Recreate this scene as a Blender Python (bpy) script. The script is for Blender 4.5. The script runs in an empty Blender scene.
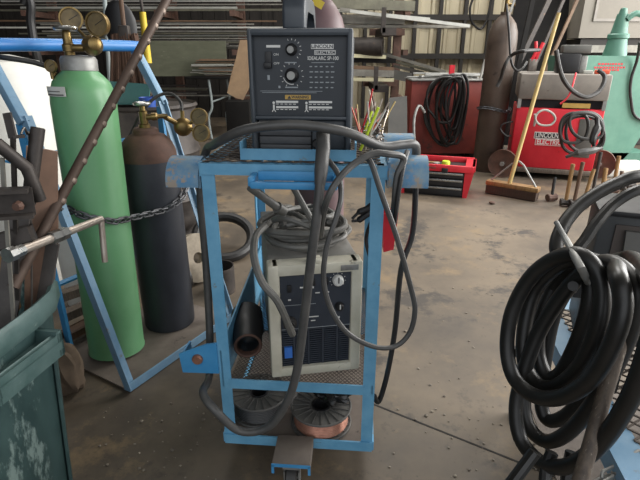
import bpy, bmesh, math, random
from mathutils import Vector as V, Matrix, Euler
S = bpy.context.scene
COL = S.collection
R = math.radians
random.seed(7)
# ------------------------------------------------------------------ camera geometry
H, PITCH, F = 1.15, R(21.6), 480.0
def ray(px, py):
    x = (px-320)/F; y = -(py-240)/F
    return V((x, math.cos(PITCH)+y*math.sin(PITCH), -math.sin(PITCH)+y*math.cos(PITCH)))
EYE = V((0, 0, H))
def G(px, py, z=0.0):
    r = ray(px, py); return EYE + r*((z-H)/r.z)
def P(px, py, Y):
    r = ray(px, py); return EYE + r*(Y/r.y)
def D(px, py, d):
    return EYE + ray(px, py)*d
# ------------------------------------------------------------------ materials
def lin(c):
    f = lambda v: v/12.92 if v <= .04045 else ((v+.055)/1.055)**2.4
    return (f(c[0]/255), f(c[1]/255), f(c[2]/255), 1)
def M(name, c1, c2=None, sc=12, rough=.6, metal=0.0, bump=0.0, spots=None, spot_sc=20, thr=.62, stretch=None, rv=.15, spec=.5):
    m = bpy.data.materials.new(name); m.use_nodes = True
    n = m.node_tree.nodes; l = m.node_tree.links
    b = n['Principled BSDF']; b.inputs['Metallic'].default_value = metal
    b.inputs['Specular IOR Level'].default_value = spec
    tc = n.new('ShaderNodeTexCoord'); mp = n.new('ShaderNodeMapping')
    l.new(tc.outputs['Object'], mp.inputs['Vector'])
    if stretch: mp.inputs['Scale'].default_value = stretch
    nz = n.new('ShaderNodeTexNoise'); nz.inputs['Scale'].default_value = sc; nz.inputs['Detail'].default_value = 6
    nz.inputs['Roughness'].default_value = .65
    l.new(mp.outputs[0], nz.inputs['Vector'])
    rp = n.new('ShaderNodeValToRGB'); rp.color_ramp.elements[0].position = .35; rp.color_ramp.elements[1].position = .65
    rp.color_ramp.elements[0].color = lin(c1); rp.color_ramp.elements[1].color = lin(c2 or c1)
    l.new(nz.outputs['Fac'], rp.inputs['Fac'])
    out = rp.outputs['Color']
    if spots:
        n2 = n.new('ShaderNodeTexNoise'); n2.inputs['Scale'].default_value = spot_sc; n2.inputs['Detail'].default_value = 8
        n2.inputs['Roughness'].default_value = .7
        l.new(mp.outputs[0], n2.inputs['Vector'])
        r2 = n.new('ShaderNodeValToRGB'); r2.color_ramp.elements[0].position = thr; r2.color_ramp.elements[1].position = thr+.07
        r2.color_ramp.elements[0].color = (0, 0, 0, 1); r2.color_ramp.elements[1].color = (1, 1, 1, 1)
        l.new(n2.outputs['Fac'], r2.inputs['Fac'])
        mx = n.new('ShaderNodeMix'); mx.data_type = 'RGBA'
        l.new(r2.outputs['Color'], mx.inputs['Factor']); l.new(out, mx.inputs['A']); mx.inputs['B'].default_value = lin(spots)
        out = mx.outputs['Result']
    l.new(out, b.inputs['Base Color'])
    mr = n.new('ShaderNodeMapRange'); mr.inputs['To Min'].default_value = max(.05, rough-rv); mr.inputs['To Max'].default_value = min(1, rough+rv)
    l.new(nz.outputs['Fac'], mr.inputs['Value']); l.new(mr.outputs[0], b.inputs['Roughness'])
    if bump:
        bp = n.new('ShaderNodeBump'); bp.inputs['Strength'].default_value = bump; bp.inputs['Distance'].default_value = .004
        l.new(nz.outputs['Fac'], bp.inputs['Height']); l.new(bp.outputs[0], b.inputs['Normal'])
    return m
K = {}
def defm(key, *a, **k): K[key] = M(key, *a, **k)
defm('cart_blue', (92,152,188), (110,168,200), 14, .5, spots=(120,125,120), spot_sc=22, thr=.64, bump=.15)
defm('cart_blue_worn', (74,128,168), (122,146,160), 30, .55, spots=(150,140,128), spot_sc=26, thr=.52, bump=.2)
defm('bright_blue', (56,134,188), (74,150,200), 10, .45, spots=(70,80,88), spot_sc=60, thr=.66)
defm('rack_blue', (104,144,174), (126,158,182), 16, .5, spots=(120,122,120), spot_sc=24, thr=.6)
defm('bar_blue', (38,112,184), (50,126,192), 10, .4, spots=(40,50,60), spot_sc=50, thr=.66)
defm('oxygen_green', (96,150,104), (106,158,114), 5, .38, spots=(90,140,98), spot_sc=40, thr=.7, rv=.05)
defm('green_shoulder', (120,150,120), (128,158,128), 9, .5)
defm('dark_cylinder', (38,41,48), (52,55,62), 8, .5, spots=(92,92,96), spot_sc=16, thr=.68, stretch=(1,1,.6))
defm('rust', (96,68,56), (72,54,46), 12, .75, bump=.3, spots=(66,50,46), spot_sc=12)
defm('brown_cylinder', (74,62,54), (90,76,66), 6, .5, spots=(56,44,38), spot_sc=10, thr=.6)
defm('mauve_cylinder', (94,72,75), (108,86,88), 6, .5, spots=(180,170,175), spot_sc=14, thr=.7)
defm('brass', (140,118,74), (112,94,62), 30, .4, metal=.85, spots=(78,70,52), spot_sc=20, thr=.6)
defm('gauge_face', (122,104,66), (96,82,54), 40, .5)
defm('chrome', (176,176,172), (150,150,148), 30, .3, metal=.9)
defm('steel', (120,114,108), (96,90,86), 20, .45, metal=.7, spots=(96,76,62), spot_sc=20, thr=.6)
defm('galv', (158,158,154), (132,132,130), 18, .5, metal=.5)
defm('rod_steel', (178,168,158), (150,138,126), 26, .35, metal=.55)
defm('dark_steel', (52,48,46), (72,66,62), 16, .55, metal=.4, spots=(96,78,66), spot_sc=20, thr=.62, bump=.2)
defm('scrap_plate', (146,116,98), (120,98,84), 8, .6, metal=.3, spots=(70,62,58), spot_sc=9, thr=.58, bump=.2)
defm('notched_bar', (92,76,66), (80,66,58), 20, .6, metal=.3, bump=.2)
defm('bead', (150,134,122), (124,108,98), 30, .5, metal=.4)
defm('bin_green', (46,68,68), (60,84,83), 9, .5, spots=(120,140,136), spot_sc=7, thr=.54, stretch=(2.2,2.2,.9))
defm('bin_rim', (62,86,84), (84,106,104), 14, .45, spots=(112,128,124), spot_sc=26, thr=.6)
defm('black', (26,26,28), (34,34,36), 20, .5)
defm('rubber', (40,40,40), (54,52,50), 24, .55, bump=.1)
defm('rubber_dark', (22,22,23), (34,33,33), 24, .5)
defm('hose_black', (26,26,25), (36,35,33), 20, .42, spots=(80,78,72), spot_sc=30, thr=.68)
defm('hose_grey', (88,88,85), (108,106,101), 20, .5)
defm('cable_grey', (66,66,66), (80,79,77), 22, .45)
defm('case_grey', (58,64,71), (68,74,80), 20, .45, spots=(100,106,110), spot_sc=40, thr=.7)
defm('panel_dark', (42,47,53), (48,53,59), 12, .5)
defm('louver_grey', (72,74,77), (84,85,87), 14, .55)
defm('cream', (188,184,166), (206,202,186), 10, .5, spots=(128,122,110), spot_sc=26, thr=.64)
defm('case_top_grey', (112,110,106), (128,126,120), 10, .55, spots=(90,86,80), spot_sc=12)
defm('navy_panel', (46,52,62), (54,60,70), 12, .5, spots=(90,94,104), spot_sc=30, thr=.7)
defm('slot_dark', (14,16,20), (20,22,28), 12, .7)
defm('ink_white', (214,214,210), None, 12, .6)
defm('ink_dim', (150,156,160), None, 12, .6)
defm('label_yellow', (196,160,84), (180,146,76), 30, .6)
defm('sticker_blue', (46,104,190), (60,116,200), 30, .5)
defm('deck_steel', (98,88,80), (70,64,60), 20, .7, metal=.3, bump=.2)
defm('deck_plate', (118,108,99), (98,89,82), 7, .75, bump=.1, spots=(70,62,58), spot_sc=12)
defm('copper', (176,128,108), (150,104,88), 40, .4, metal=.6)
defm('spool_black', (52,52,52), (64,64,64), 20, .5)
defm('spool_dusty', (74,73,71), (98,96,92), 14, .6)
defm('chain_steel', (104,106,110), (80,80,82), 30, .45, metal=.6)
defm('steel_flat', (98,94,92), (78,74,72), 14, .5, metal=.35, spots=(70,62,58), spot_sc=18, thr=.64)
defm('grit', (150,140,124), (92,84,76), 40, .8)
defm('bag', (22,22,22), (40,40,40), 14, .2)
defm('red', (196,28,44), (208,40,54), 8, .45, spots=(150,24,36), spot_sc=14, thr=.66)
defm('red_plastic', (206,36,50), (216,48,60), 12, .4)
defm('rust_red', (136,58,48), (118,50,44), 6, .6, spots=(82,50,44), spot_sc=9, thr=.58)
defm('mint', (82,128,112), (94,140,122), 6, .5, spots=(100,150,132), spot_sc=14, thr=.66)
defm('mint_dark', (72,114,100), (82,126,110), 8, .5)
defm('hood_grey', (120,114,108), (136,130,122), 7, .55, spots=(96,88,80), spot_sc=12)
defm('wood_pale', (196,172,112), (178,152,96), 6, .55, stretch=(14,14,1))
defm('wood', (150,116,72), (124,94,58), 6, .6, stretch=(10,10,1))
defm('wood_dark', (96,72,54), (80,60,46), 8, .65, stretch=(8,8,1))
defm('wood_grey', (104,92,80), (72,64,58), 8, .65, stretch=(12,12,2), spots=(150,140,126), spot_sc=20, thr=.6)
defm('bristle', (74,54,42), (54,42,34), 40, .9, stretch=(6,6,.4))
defm('straw', (92,66,50), (62,46,38), 60, .9, stretch=(8,8,.3))
defm('teal', (40,92,90), (52,104,100), 10, .5)
defm('blue_plastic', (36,72,150), (44,82,160), 10, .5)
defm('yellow', (206,176,40), (214,190,70), 20, .6, stretch=(6,6,1))
defm('white_plastic', (214,214,208), (200,198,190), 5, .5, spots=(170,160,146), spot_sc=8, thr=.64)
defm('cardboard', (140,116,88), (122,100,78), 6, .8)
defm('sheet_grey', (96,96,92), (110,108,104), 6, .5, metal=.3)
defm('plywood', (96,98,80), (84,86,70), 5, .8, stretch=(1,3,3), spots=(116,116,98), spot_sc=8)
defm('bar_grey', (140,137,128), (112,109,102), 8, .55, metal=.3)
defm('bar_pale', (186,186,178), (166,166,160), 8, .5)
defm('bar_cream', (200,194,160), (180,174,144), 8, .6)
defm('bar_brown', (112,88,66), (92,72,56), 8, .7)
defm('bar_olive', (112,110,94), (92,90,78), 8, .7)
defm('bar_dark', (22,21,21), (30,29,28), 8, .85, spec=.12)
defm('cabinet_grey', (112,106,96), (122,116,106), 5, .6, spots=(120,112,100), spot_sc=9, thr=.62)
defm('sack', (124,106,88), (104,90,76), 12, .85, bump=.3)
defm('grind_cream', (146,136,120), (122,112,98), 20, .8)
defm('sky_paint', (150,160,160), None, 10, .6)
defm('lime', (190,210,50), None, 10, .5)
defm('orange', (200,80,50), None, 10, .5)
defm('sheet_dark', (52,54,56), (64,66,66), 8, .5, spots=(84,84,82), spot_sc=14, thr=.66)
defm('panel_brown', (72,64,60), (84,76,70), 8, .55)
defm('hood_spotted', (140,120,110), (116,80,72), 16, .6, spots=(190,180,170), spot_sc=18, thr=.58)
# ------------------------------------------------------------------ mesh builder
def crs(pts, n=6, closed=False):
    pts = [V(p) for p in pts]; out = []; N = len(pts)
    rng = range(N) if closed else range(N-1)
    for i in rng:
        if closed: p0, p1, p2, p3 = pts[i-1], pts[i], pts[(i+1) % N], pts[(i+2) % N]
        else: p0, p1, p2, p3 = pts[max(i-1, 0)], pts[i], pts[i+1], pts[min(i+2, N-1)]
        for k in range(n):
            t = k/n
            out.append(.5*((2*p1)+(p2-p0)*t+(2*p0-5*p1+4*p2-p3)*t*t+(3*p1-p0-3*p2+p3)*t**3))
    if not closed: out.append(pts[-1])
    return out
def basis(d, up=None):
    d = d.normalized(); up = V(up) if up else (V((0, 0, 1)) if abs(d.z) < .95 else V((0, 1, 0)))
    x = up.cross(d).normalized(); y = d.cross(x).normalized()
    return x, y
class MB:
    def __init__(s, mat=None): s.bm = bmesh.new(); s.m = mat
    def _x(s, vs):
        if s.m is not None:
            for v in vs: v.co = s.m @ v.co
    def box(s, c, size, rot=None, bev=0.0, seg=2):
        g = bmesh.ops.create_cube(s.bm, size=1.0); vs = g['verts']
        mt = Matrix.Translation(V(c)) @ (rot.to_matrix().to_4x4() if isinstance(rot, Euler) else (rot or Matrix())) @ Matrix.Diagonal((*size, 1))
        for v in vs: v.co = mt @ v.co
        s._x(vs)
        if bev:
            es = list({e for v in vs for e in v.link_edges})
            bmesh.ops.bevel(s.bm, geom=es, offset=bev, segments=seg, affect='EDGES', profile=.5)
        return s
    def frame(s, o, ux, uy, uz, lo, hi, bev=0.0):
        "box in an oriented frame, lo..hi along each axis"
        ux, uy, uz = V(ux), V(uy), V(uz); m = Matrix((ux, uy, uz)).transposed().to_4x4(); m.translation = V(o)
        lo, hi = V(lo), V(hi); c = (lo+hi)/2; g = bmesh.ops.create_cube(s.bm, size=1.0)
        for v in g['verts']: v.co = m @ V((c.x+v.co.x*(hi.x-lo.x), c.y+v.co.y*(hi.y-lo.y), c.z+v.co.z*(hi.z-lo.z)))
        s._x(g['verts'])
        if bev:
            es = list({e for v in g['verts'] for e in v.link_edges})
            bmesh.ops.bevel(s.bm, geom=es, offset=bev, segments=2, affect='EDGES', profile=.5)
        return s
    def beam(s, a, b, w, h, up=None, bev=0.0):
        a, b = V(a), V(b); x, y = basis(b-a, up)
        return s.frame(a, x, y, (b-a).normalized(), (-w/2, -h/2, 0), (w/2, h/2, (b-a).length), bev)
    def angle(s, a, b, w, t, up, side=1):
        "L section from a to b: one flange along x, one along y"
        a, b = V(a), V(b); x, y = basis(b-a, up); z = (b-a).normalized(); L = (b-a).length
        s.frame(a, x, y, z, (min(0, side*w), 0, 0), (max(0, side*w), t, L))
        s.frame(a, x, y, z, (min(0, side*t), t, 0), (max(0, side*t), w, L)); return s
    def tube(s, pts, r, n=10, closed=False, sm=0, caps=True):
        pts = crs(pts, sm, closed) if sm else [V(p) for p in pts]
        N = len(pts); rs = r if isinstance(r, (list, tuple)) else [r]*N
        if len(rs) != N: rs = [rs[0]+(rs[-1]-rs[0])*i/(N-1) for i in range(N)] if len(rs) == 2 else [rs[min(len(rs)-1, int(i*len(rs)/N))] for i in range(N)]
        rings = []; prev = None
        for i, p in enumerate(pts):
            if closed: d = pts[(i+1) % N]-pts[i-1]
            else: d = pts[min(i+1, N-1)]-pts[max(i-1, 0)]
            if d.length < 1e-9: d = V((0, 0, 1))
            d.normalize()
            if prev is None: x, y = basis(d)
            else:
                x = prev-d*prev.dot(d)
                x = x.normalized() if x.length > 1e-6 else basis(d)[0]
                y = d.cross(x)
            prev = x
            rings.append([s.bm.verts.new(p+(x*math.cos(2*math.pi*k/n)+y*math.sin(2*math.pi*k/n))*rs[i]) for k in range(n)])
        for i in range(N if closed else N-1):
            a, b = rings[i], rings[(i+1) % N]
            off = 0
            if closed and i == N-1:
                off = min(range(n), key=lambda o: (a[0].co-b[o].co).length)
            for k in range(n):
                s.bm.faces.new((a[k], a[(k+1) % n], b[(k+1+off) % n], b[(k+off) % n]))
        if not closed and caps:
            s.bm.faces.new(rings[0][::-1]); s.bm.faces.new(rings[-1])
        s._x([v for q in rings for v in q]); return s
    def lathe(s, prof, c=(0, 0, 0), axis=(0, 0, 1), n=28):
        c = V(c); z = V(axis).normalized(); x, y = basis(z); rings = []; allv = []
        for r, h in prof:
            if r < 1e-6: ring = [s.bm.verts.new(c+z*h)]
            else: ring = [s.bm.verts.new(c+z*h+(x*math.cos(2*math.pi*k/n)+y*math.sin(2*math.pi*k/n))*r) for k in range(n)]
            rings.append(ring); allv += ring
        for a, b in zip(rings, rings[1:]):
            for k in range(n):
                k2 = (k+1) % n
                if len(a) == 1 and len(b) == 1: continue
                if len(a) == 1: s.bm.faces.new((a[0], b[k2], b[k]))
                elif len(b) == 1: s.bm.faces.new((a[k], a[k2], b[0]))
                else: s.bm.faces.new((a[k], a[k2], b[k2], b[k]))
        s._x(allv); return s
    def prism(s, poly, o, ux, uy, t):
        "2D polygon in frame (o,ux,uy), extruded by t along ux x uy"
        o, ux, uy = V(o), V(ux), V(uy); nz = ux.cross(uy).normalized()
        a = [s.bm.verts.new(o+ux*p[0]+uy*p[1]) for p in poly]; b = [s.bm.verts.new(v.co+nz*t) for v in a]
        s.bm.faces.new(a[::-1]); s.bm.faces.new(b); N = len(a)
        for i in range(N): s.bm.faces.new((a[i], a[(i+1) % N], b[(i+1) % N], b[i]))
        s._x(a+b); return s
    def slab(s, pts, t, nrm=None):
        "planar outline of world points given a thickness t"
        pts = [V(p) for p in pts]; n = V(nrm) if nrm else (pts[1]-pts[0]).cross(pts[2]-pts[0]).normalized()
        a = [s.bm.verts.new(p) for p in pts]; b = [s.bm.verts.new(p+n*t) for p in pts]; N = len(a)
        s.bm.faces.new(a[::-1]); s.bm.faces.new(b)
        for i in range(N): s.bm.faces.new((a[i], a[(i+1) % N], b[(i+1) % N], b[i]))
        s._x(a+b); return s
    def torus(s, c, axis, Rr, r, n=24, m=8):
        z = V(axis).normalized(); x, y = basis(z)
        return s.tube([V(c)+(x*math.cos(2*math.pi*k/n)+y*math.sin(2*math.pi*k/n))*Rr for k in range(n)], r, m, closed=True)
    def ball(s, c, r, n=12, squash=(1, 1, 1)):
        g = bmesh.ops.create_uvsphere(s.bm, u_segments=n, v_segments=max(6, n//2), radius=1)
        for v in g['verts']: v.co = V((c[0]+v.co.x*r*squash[0], c[1]+v.co.y*r*squash[1], c[2]+v.co.z*r*squash[2]))
        s._x(g['verts']); return s
    def build(s, name, mat, parent=None, smooth=35):
        bmesh.ops.recalc_face_normals(s.bm, faces=s.bm.faces)
        off = V((0, 0, 0)); q = parent
        while q is not None: off += q.location; q = q.parent
        if parent is None:
            xs = [v.co for v in s.bm.verts]
            off = V(((min(v.x for v in xs)+max(v.x for v in xs))/2, (min(v.y for v in xs)+max(v.y for v in xs))/2, min(v.z for v in xs)))
        for v in s.bm.verts: v.co -= off
        me = bpy.data.meshes.new(name); s.bm.to_mesh(me); s.bm.free()
        if smooth:
            me.polygons.foreach_set('use_smooth', [True]*len(me.polygons)); me.set_sharp_from_angle(angle=R(smooth))
        me.materials.append(K[mat] if isinstance(mat, str) else mat)
        o = bpy.data.objects.new(name, me); COL.objects.link(o)
        if parent is not None: o.parent = parent
        else: o.location = off
        return o
def tag(o, label, cat, group=None, kind=None):
    o['label'] = label; o['category'] = cat
    if group: o['group'] = group
    if kind: o['kind'] = kind
    return o
def thing(name, label, cat, loc, group=None):
    o = bpy.data.objects.new(name, None); o.empty_display_size = .1; COL.objects.link(o); o.location = V(loc)
    return tag(o, label, cat, group)
def one(mb, name, mat, label, cat, group=None): return tag(mb.build(name, mat), label, cat, group)
def struct(mb, name, mat):
    o = mb.build(name, mat, smooth=0); o['kind'] = 'structure'; return o
def text(s, o, ux, uy, size, mat, name, parent, bold=0.0, width=None, align='CENTER', lab=None):
    cu = bpy.data.curves.new('lettering', 'FONT'); cu.body = s; cu.size = 1; cu.offset = bold; cu.align_x = align; cu.align_y = 'CENTER'; cu.extrude = .004
    t = bpy.data.objects.new('tmp_lettering', cu); COL.objects.link(t)
    bpy.context.view_layer.update()
    me = bpy.data.meshes.new_from_object(t.evaluated_get(bpy.context.evaluated_depsgraph_get()))
    bpy.data.objects.remove(t)
    w = max(v.co.x for v in me.vertices)-min(v.co.x for v in me.vertices)
    sx = (width/w) if width else size
    ux, uy = V(ux).normalized(), V(uy).normalized(); nz = ux.cross(uy)
    mt = Matrix((ux*sx, uy*size, nz*.1)).transposed().to_4x4(); mt.translation = V(o)
    me.transform(mt)
    off = V((0, 0, 0)); q = parent
    while q is not None: off += q.location; q = q.parent
    me.transform(Matrix.Translation(-off)); me.materials.clear(); me.materials.append(K[mat])
    b = bpy.data.objects.new(name, me); COL.objects.link(b); b.parent = parent
    if lab: b['label'] = lab
    return b
def chain_mb(mb, pts, L=.022, w=.014, r=.0022):
    "interlocking oval links along a path"
    d = [0.0]
    for a, b in zip(pts, pts[1:]): d.append(d[-1]+(b-a).length)
    def at(t):
        for i in range(len(pts)-1):
            if t <= d[i+1]:
                k = (t-d[i])/max(1e-9, d[i+1]-d[i]); return pts[i].lerp(pts[i+1], k)
        return pts[-1].copy()
    t, i = 0.0, 0
    while t+L*.8 < d[-1]:
        a, b = at(t), at(t+L); c = (a+b)/2; z = (b-a).normalized(); x, y = basis(z)
        ang = R(45) if i % 2 else R(135); u = x*math.cos(ang)+y*math.sin(ang)
        ring = []; hw = w/2; hl = L/2-hw+r*2
        for k in range(12):
            th = 2*math.pi*k/12; q = u*math.cos(th)*hw+z*(math.sin(th)*hw+(hl if math.sin(th) > 0 else -hl)); ring.append(c+q)
        mb.tube(ring, r, 6, closed=True); t += L*.78; i += 1
    return mb
def gauge(root, c, axis, r, name='gauge'):
    "round pressure gauge: case, face, needle"
    z = V(axis).normalized()
    g = MB().lathe([(0, -r*.55), (r*.8, -r*.55), (r*.98, -r*.4), (r*1.02, 0), (r, r*.16), (r*.88, r*.16), (r*.86, 0), (0, 0)], c, z).build(name, 'brass', root)
    MB().lathe([(r*.86, .0004), (0, .0006)], c, z).build('dial', 'gauge_face', g)
    x, y = basis(z)
    MB().beam(V(c)+z*.0015-x*r*.2-y*r*.1, V(c)+z*.0015+x*r*.6+y*r*.35, .0015, .001, up=z).build('needle', 'black', g)
    return g
def emesh(mb, o, ux, uy, W, Dp, cw, cd, wire):
    "expanded metal: staggered zigzag strands over W x Dp"
    o, ux, uy = V(o), V(ux), V(uy); nz = ux.cross(uy); ny = int(Dp/cd)
    for j in range(ny):
        y0 = j*cd; nx = int(W/(cw/2)); pts = []
        for i in range(nx+1):
            up = (i+j) % 2
            pts.append(o+ux*(i*cw/2)+uy*(y0+(cd*.95 if up else cd*.05)))
        for a, b in zip(pts, pts[1:]): mb.beam(a, b, wire, wire*.8, up=nz)
    return mb
# ------------------------------------------------------------------ setting
def floor_mat():
    m = M('concrete', (74,66,57), (118,105,88), 1.3, .62, bump=.12, spots=(66,60,54), spot_sc=2.4, thr=.56, rv=.2)
    n = m.node_tree.nodes; l = m.node_tree.links; b = n['Principled BSDF']
    src = b.inputs['Base Color'].links[0].from_socket
    tc = [x for x in n if x.type == 'MAPPING'][0]
    def layer(src, scale, pos, col, kind='noise'):
        z = n.new('ShaderNodeTexNoise'); z.inputs['Scale'].default_value = scale; z.inputs['Detail'].default_value = 9; z.inputs['Roughness'].default_value = .72
        l.new(tc.outputs[0], z.inputs['Vector'])
        r = n.new('ShaderNodeValToRGB'); r.color_ramp.elements[0].position = pos; r.color_ramp.elements[1].position = pos+.12
        r.color_ramp.elements[0].color = (0,0,0,1); r.color_ramp.elements[1].color = (.8,.8,.8,1); l.new(z.outputs['Fac'], r.inputs['Fac'])
        mx = n.new('ShaderNodeMix'); mx.data_type = 'RGBA'; l.new(r.outputs['Color'], mx.inputs['Factor']); l.new(src, mx.inputs['A']); mx.inputs['B'].default_value = lin(col)
        return mx.outputs['Result']
    s = layer(src, 3.1, .55, (132,112,84))
    s = layer(s, 7.0, .60, (60,54,49))
    s = layer(s, 34.0, .62, (44,40,36))
    s = layer(s, 60.0, .66, (156,146,130))
    s = layer(s, 150.0, .66, (40,36,33))
    # coordinates split but left unused; the layered stain colour feeds the base
    sep = n.new('ShaderNodeSeparateXYZ'); l.new(tc.outputs[0], sep.inputs[0])
    l.new(s, b.inputs['Base Color'])
    return m
K['concrete'] = floor_mat()
defm('siding', (188,178,152), (164,154,130), 1.5, .6, spots=(120,104,84), spot_sc=5, thr=.62, stretch=(3,1,.4))
defm('shade_joint_boards', (40,35,31), (28,25,22), 4, .85, stretch=(6,1,.4))  # brown carries the shade of the wall's left half; also colours the floor joint
defm('dark_paint', (40,38,37), (52,49,46), 5, .8)
defm('ceiling', (120,116,108), (104,100,92), 3, .8)
X0, X1, Y0, Y1, ZC = -6.0, 5.6, -2.6, 9.0, 4.6
struct(MB().box((0,3.2,-.05),(11.8,11.8,.1)),'floor','concrete')
struct(MB().beam(G(372,404,-.0012),G(700,535,-.0012),.007,.004,up=(0,0,1)),'floor_joint','shade_joint_boards')
rq = random.Random(33); m = MB()
for k in range(260):
    px,py = (rq.uniform(385,640),rq.uniform(195,480)) if k%4 else (rq.uniform(95,230),rq.uniform(400,480))
    p = G(px,py); r_ = rq.uniform(.0015,.005)*(1.6 if k%19==0 else 1)
    g_ = bmesh.ops.create_icosphere(m.bm,subdivisions=1,radius=r_)
    for v in g_['verts']: v.co = V((p.x+v.co.x*rq.uniform(.8,1.4),p.y+v.co.y*rq.uniform(.8,1.3),max(.0002,r_*.5+v.co.z*.6)))
o = one(m,'floor_grit','grit','pale grit and chips scattered over the concrete floor','grit'); o['kind'] = 'stuff'
sid = MB(); x = -.2
poly = []
while x < X1:
    poly += [(x,0),(x+.15,0),(x+.17,-.03),(x+.22,-.03)]; x += .24
poly += [(X1,0),(X1,.06),(-.2,.06)]
sid.prism(poly,(0,Y1,0),(1,0,0),(0,1,0),ZC)
struct(sid,'wall_back','siding')
db = MB(); x = X0
while x < -.25:
    db.box((x+.1,Y1+.03,ZC/2),(.19,.06,ZC)); x += .2
db.box(((X0-.2)/2,Y1+.09,ZC/2),(-.2-X0,.04,ZC))
struct(db,'wall_back_boards','shade_joint_boards')
struct(MB().box((X0-.05,3.2,ZC/2),(.1,11.8,ZC)),'wall_left','shade_joint_boards')
wr = MB(); wr.box((X1+.05,-1.3,ZC/2),(.1,2.6,ZC)); wr.box((X1+.05,7.6,ZC/2),(.1,2.8,ZC)); wr.box((X1+.05,3.1,4.2),(.1,6.2,.8))
struct(wr,'wall_right','siding')
struct(MB().box((0,3.2,ZC+.05),(11.8,11.8,.1)),'ceiling','ceiling')
for i,z in enumerate((1.05,1.66,2.5)):      # horizontal girts and upright studs of the siding wall
    struct(MB().box((2.7,Y1-.09,z),(5.7,.07,.09)),'trim_%d'%(i+1),'dark_paint')
g = MB()
for k in range(11): g.box((.35+k*.42,Y1-.09,1.5),(.06,.06,3.0))
struct(g,'trim_4','dark_paint')

# ------------------------------------------------------------------ the welding cart
CO = V((-.065,1.087,0)); CM = Matrix.Translation(CO) @ Matrix.Rotation(R(-4.5),4,'Z')
c = lambda u,v,w: CM @ V((u,v,w))
UX = (CM.to_3x3() @ V((1,0,0))); UY = (CM.to_3x3() @ V((0,1,0))); UZ = V((0,0,1))
cart = thing('welding_cart','pale blue steel welding cart with open shelves carrying the welders','cart',CO)
W = .215; DEP = .59; TOP = .906
for sx in (-1,1):
    for v0,sv in ((0,1),(DEP,-1)):
        m = MB(CM)
        m.box((sx*(W-.016),v0+sv*.002,(.07+TOP)/2),(.032,.004,TOP-.07))
        m.box((sx*(W-.002),v0+sv*.017,(.07+TOP)/2),(.004,.03,TOP-.07))
        m.build('post','cart_blue',cart)
m = MB(CM)
m.box((0,-.002,TOP-.0135),(2*W,.004,.027)); m.box((0,.012,TOP-.002),(2*W,.03,.004))
m.build('front_rail','cart_blue',cart)
m = MB(CM)
m.box((0,DEP+.002,TOP-.016),(2*W,.004,.032))
for sx in (-1,1): m.box((sx*(W+.002),DEP/2,TOP-.016),(.004,DEP,.032)); m.box((sx*(W-.01),DEP/2,TOP-.002),(.02,DEP,.004))
m.build('top_frame','cart_blue',cart)
m = MB(CM); emesh(m,(-W+.004,.004,TOP+.003),(1,0,0),(0,1,0),2*W-.008,DEP-.006,.036,.0150,.0032)
m.build('expanded_metal_deck','deck_steel',cart)
m = MB(CM)   # lip that keeps the welder in place
m.box((.012,.020,TOP+.018),(.262,.004,.026)); m.box((.012,.032,TOP+.007),(.262,.026,.003))
for sx in (-.121,.145): m.box((sx-.0,.045,TOP+.026),(.004,.055,.042))
m.build('welder_tray','cart_blue',cart)
m = MB(CM)   # push handle under the front rail
hb = [(-.085,-.002,TOP-.022),(-.088,-.03,TOP-.03),(-.078,-.042,TOP-.034),(.118,-.042,TOP-.034),(.128,-.03,TOP-.03),(.125,-.002,TOP-.022)]
m.box((.012,-.022,TOP-.022),(.172,.006,.022),bev=.002); m.beam((-.088,-.048,TOP-.037),(.108,-.048,TOP-.037),.013,.017,bev=.004); m.box((-.086,-.026,TOP-.030),(.014,.050,.022),bev=.003); m.box((.104,-.026,TOP-.030),(.014,.050,.022),bev=.003)
m.build('push_handle','bright_blue',cart)
def saddle(u0,u1,v0,w0,r=.058):
    prof = [(r*math.cos(R(a)),r*math.sin(R(a))) for a in range(-5,186,10)]
    prof += [((r-.005)*math.cos(R(a)),(r-.005)*math.sin(R(a))) for a in range(185,-6,-10)]
    m = MB(CM); m.prism(prof,(u0,v0,w0),(0,1,0),(0,0,1),u1-u0)
    m.box(((u0 if u0>0 else u1),v0,w0+.02),(.006,.09,.06))
    return m.build('cable_saddle','cart_blue_worn',cart)
saddle(-.300,-.222,.05,.853); saddle(.222,.312,.05,.863); saddle(.222,.312,.37,.863)
# lower shelf
m = MB(CM); SH = .300
m.box((0,-.002,SH-.016),(2*W-.06,.005,.030)); m.box((0,DEP,SH-.016),(2*W-.06,.005,.03))
m.box((W-.007,DEP/2,SH-.016),(.005,DEP,.03))
m.build('shelf_frame','cart_blue',cart)
m = MB(CM); emesh(m,(-W+.03,.004,SH-.003),(1,0,0),(0,1,0),2*W-.05,DEP-.01,.012,.0075,.0017)
m.build('shelf_mesh','deck_steel',cart)
m = MB(CM); m.prism([(0,-.03),(DEP,-.03),(DEP,.16),(.02,.10),(0,.09)],(-W+.006,0,SH),(0,1,0),(0,0,1),.005)
m.build('side_panel','cart_blue',cart)
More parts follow.
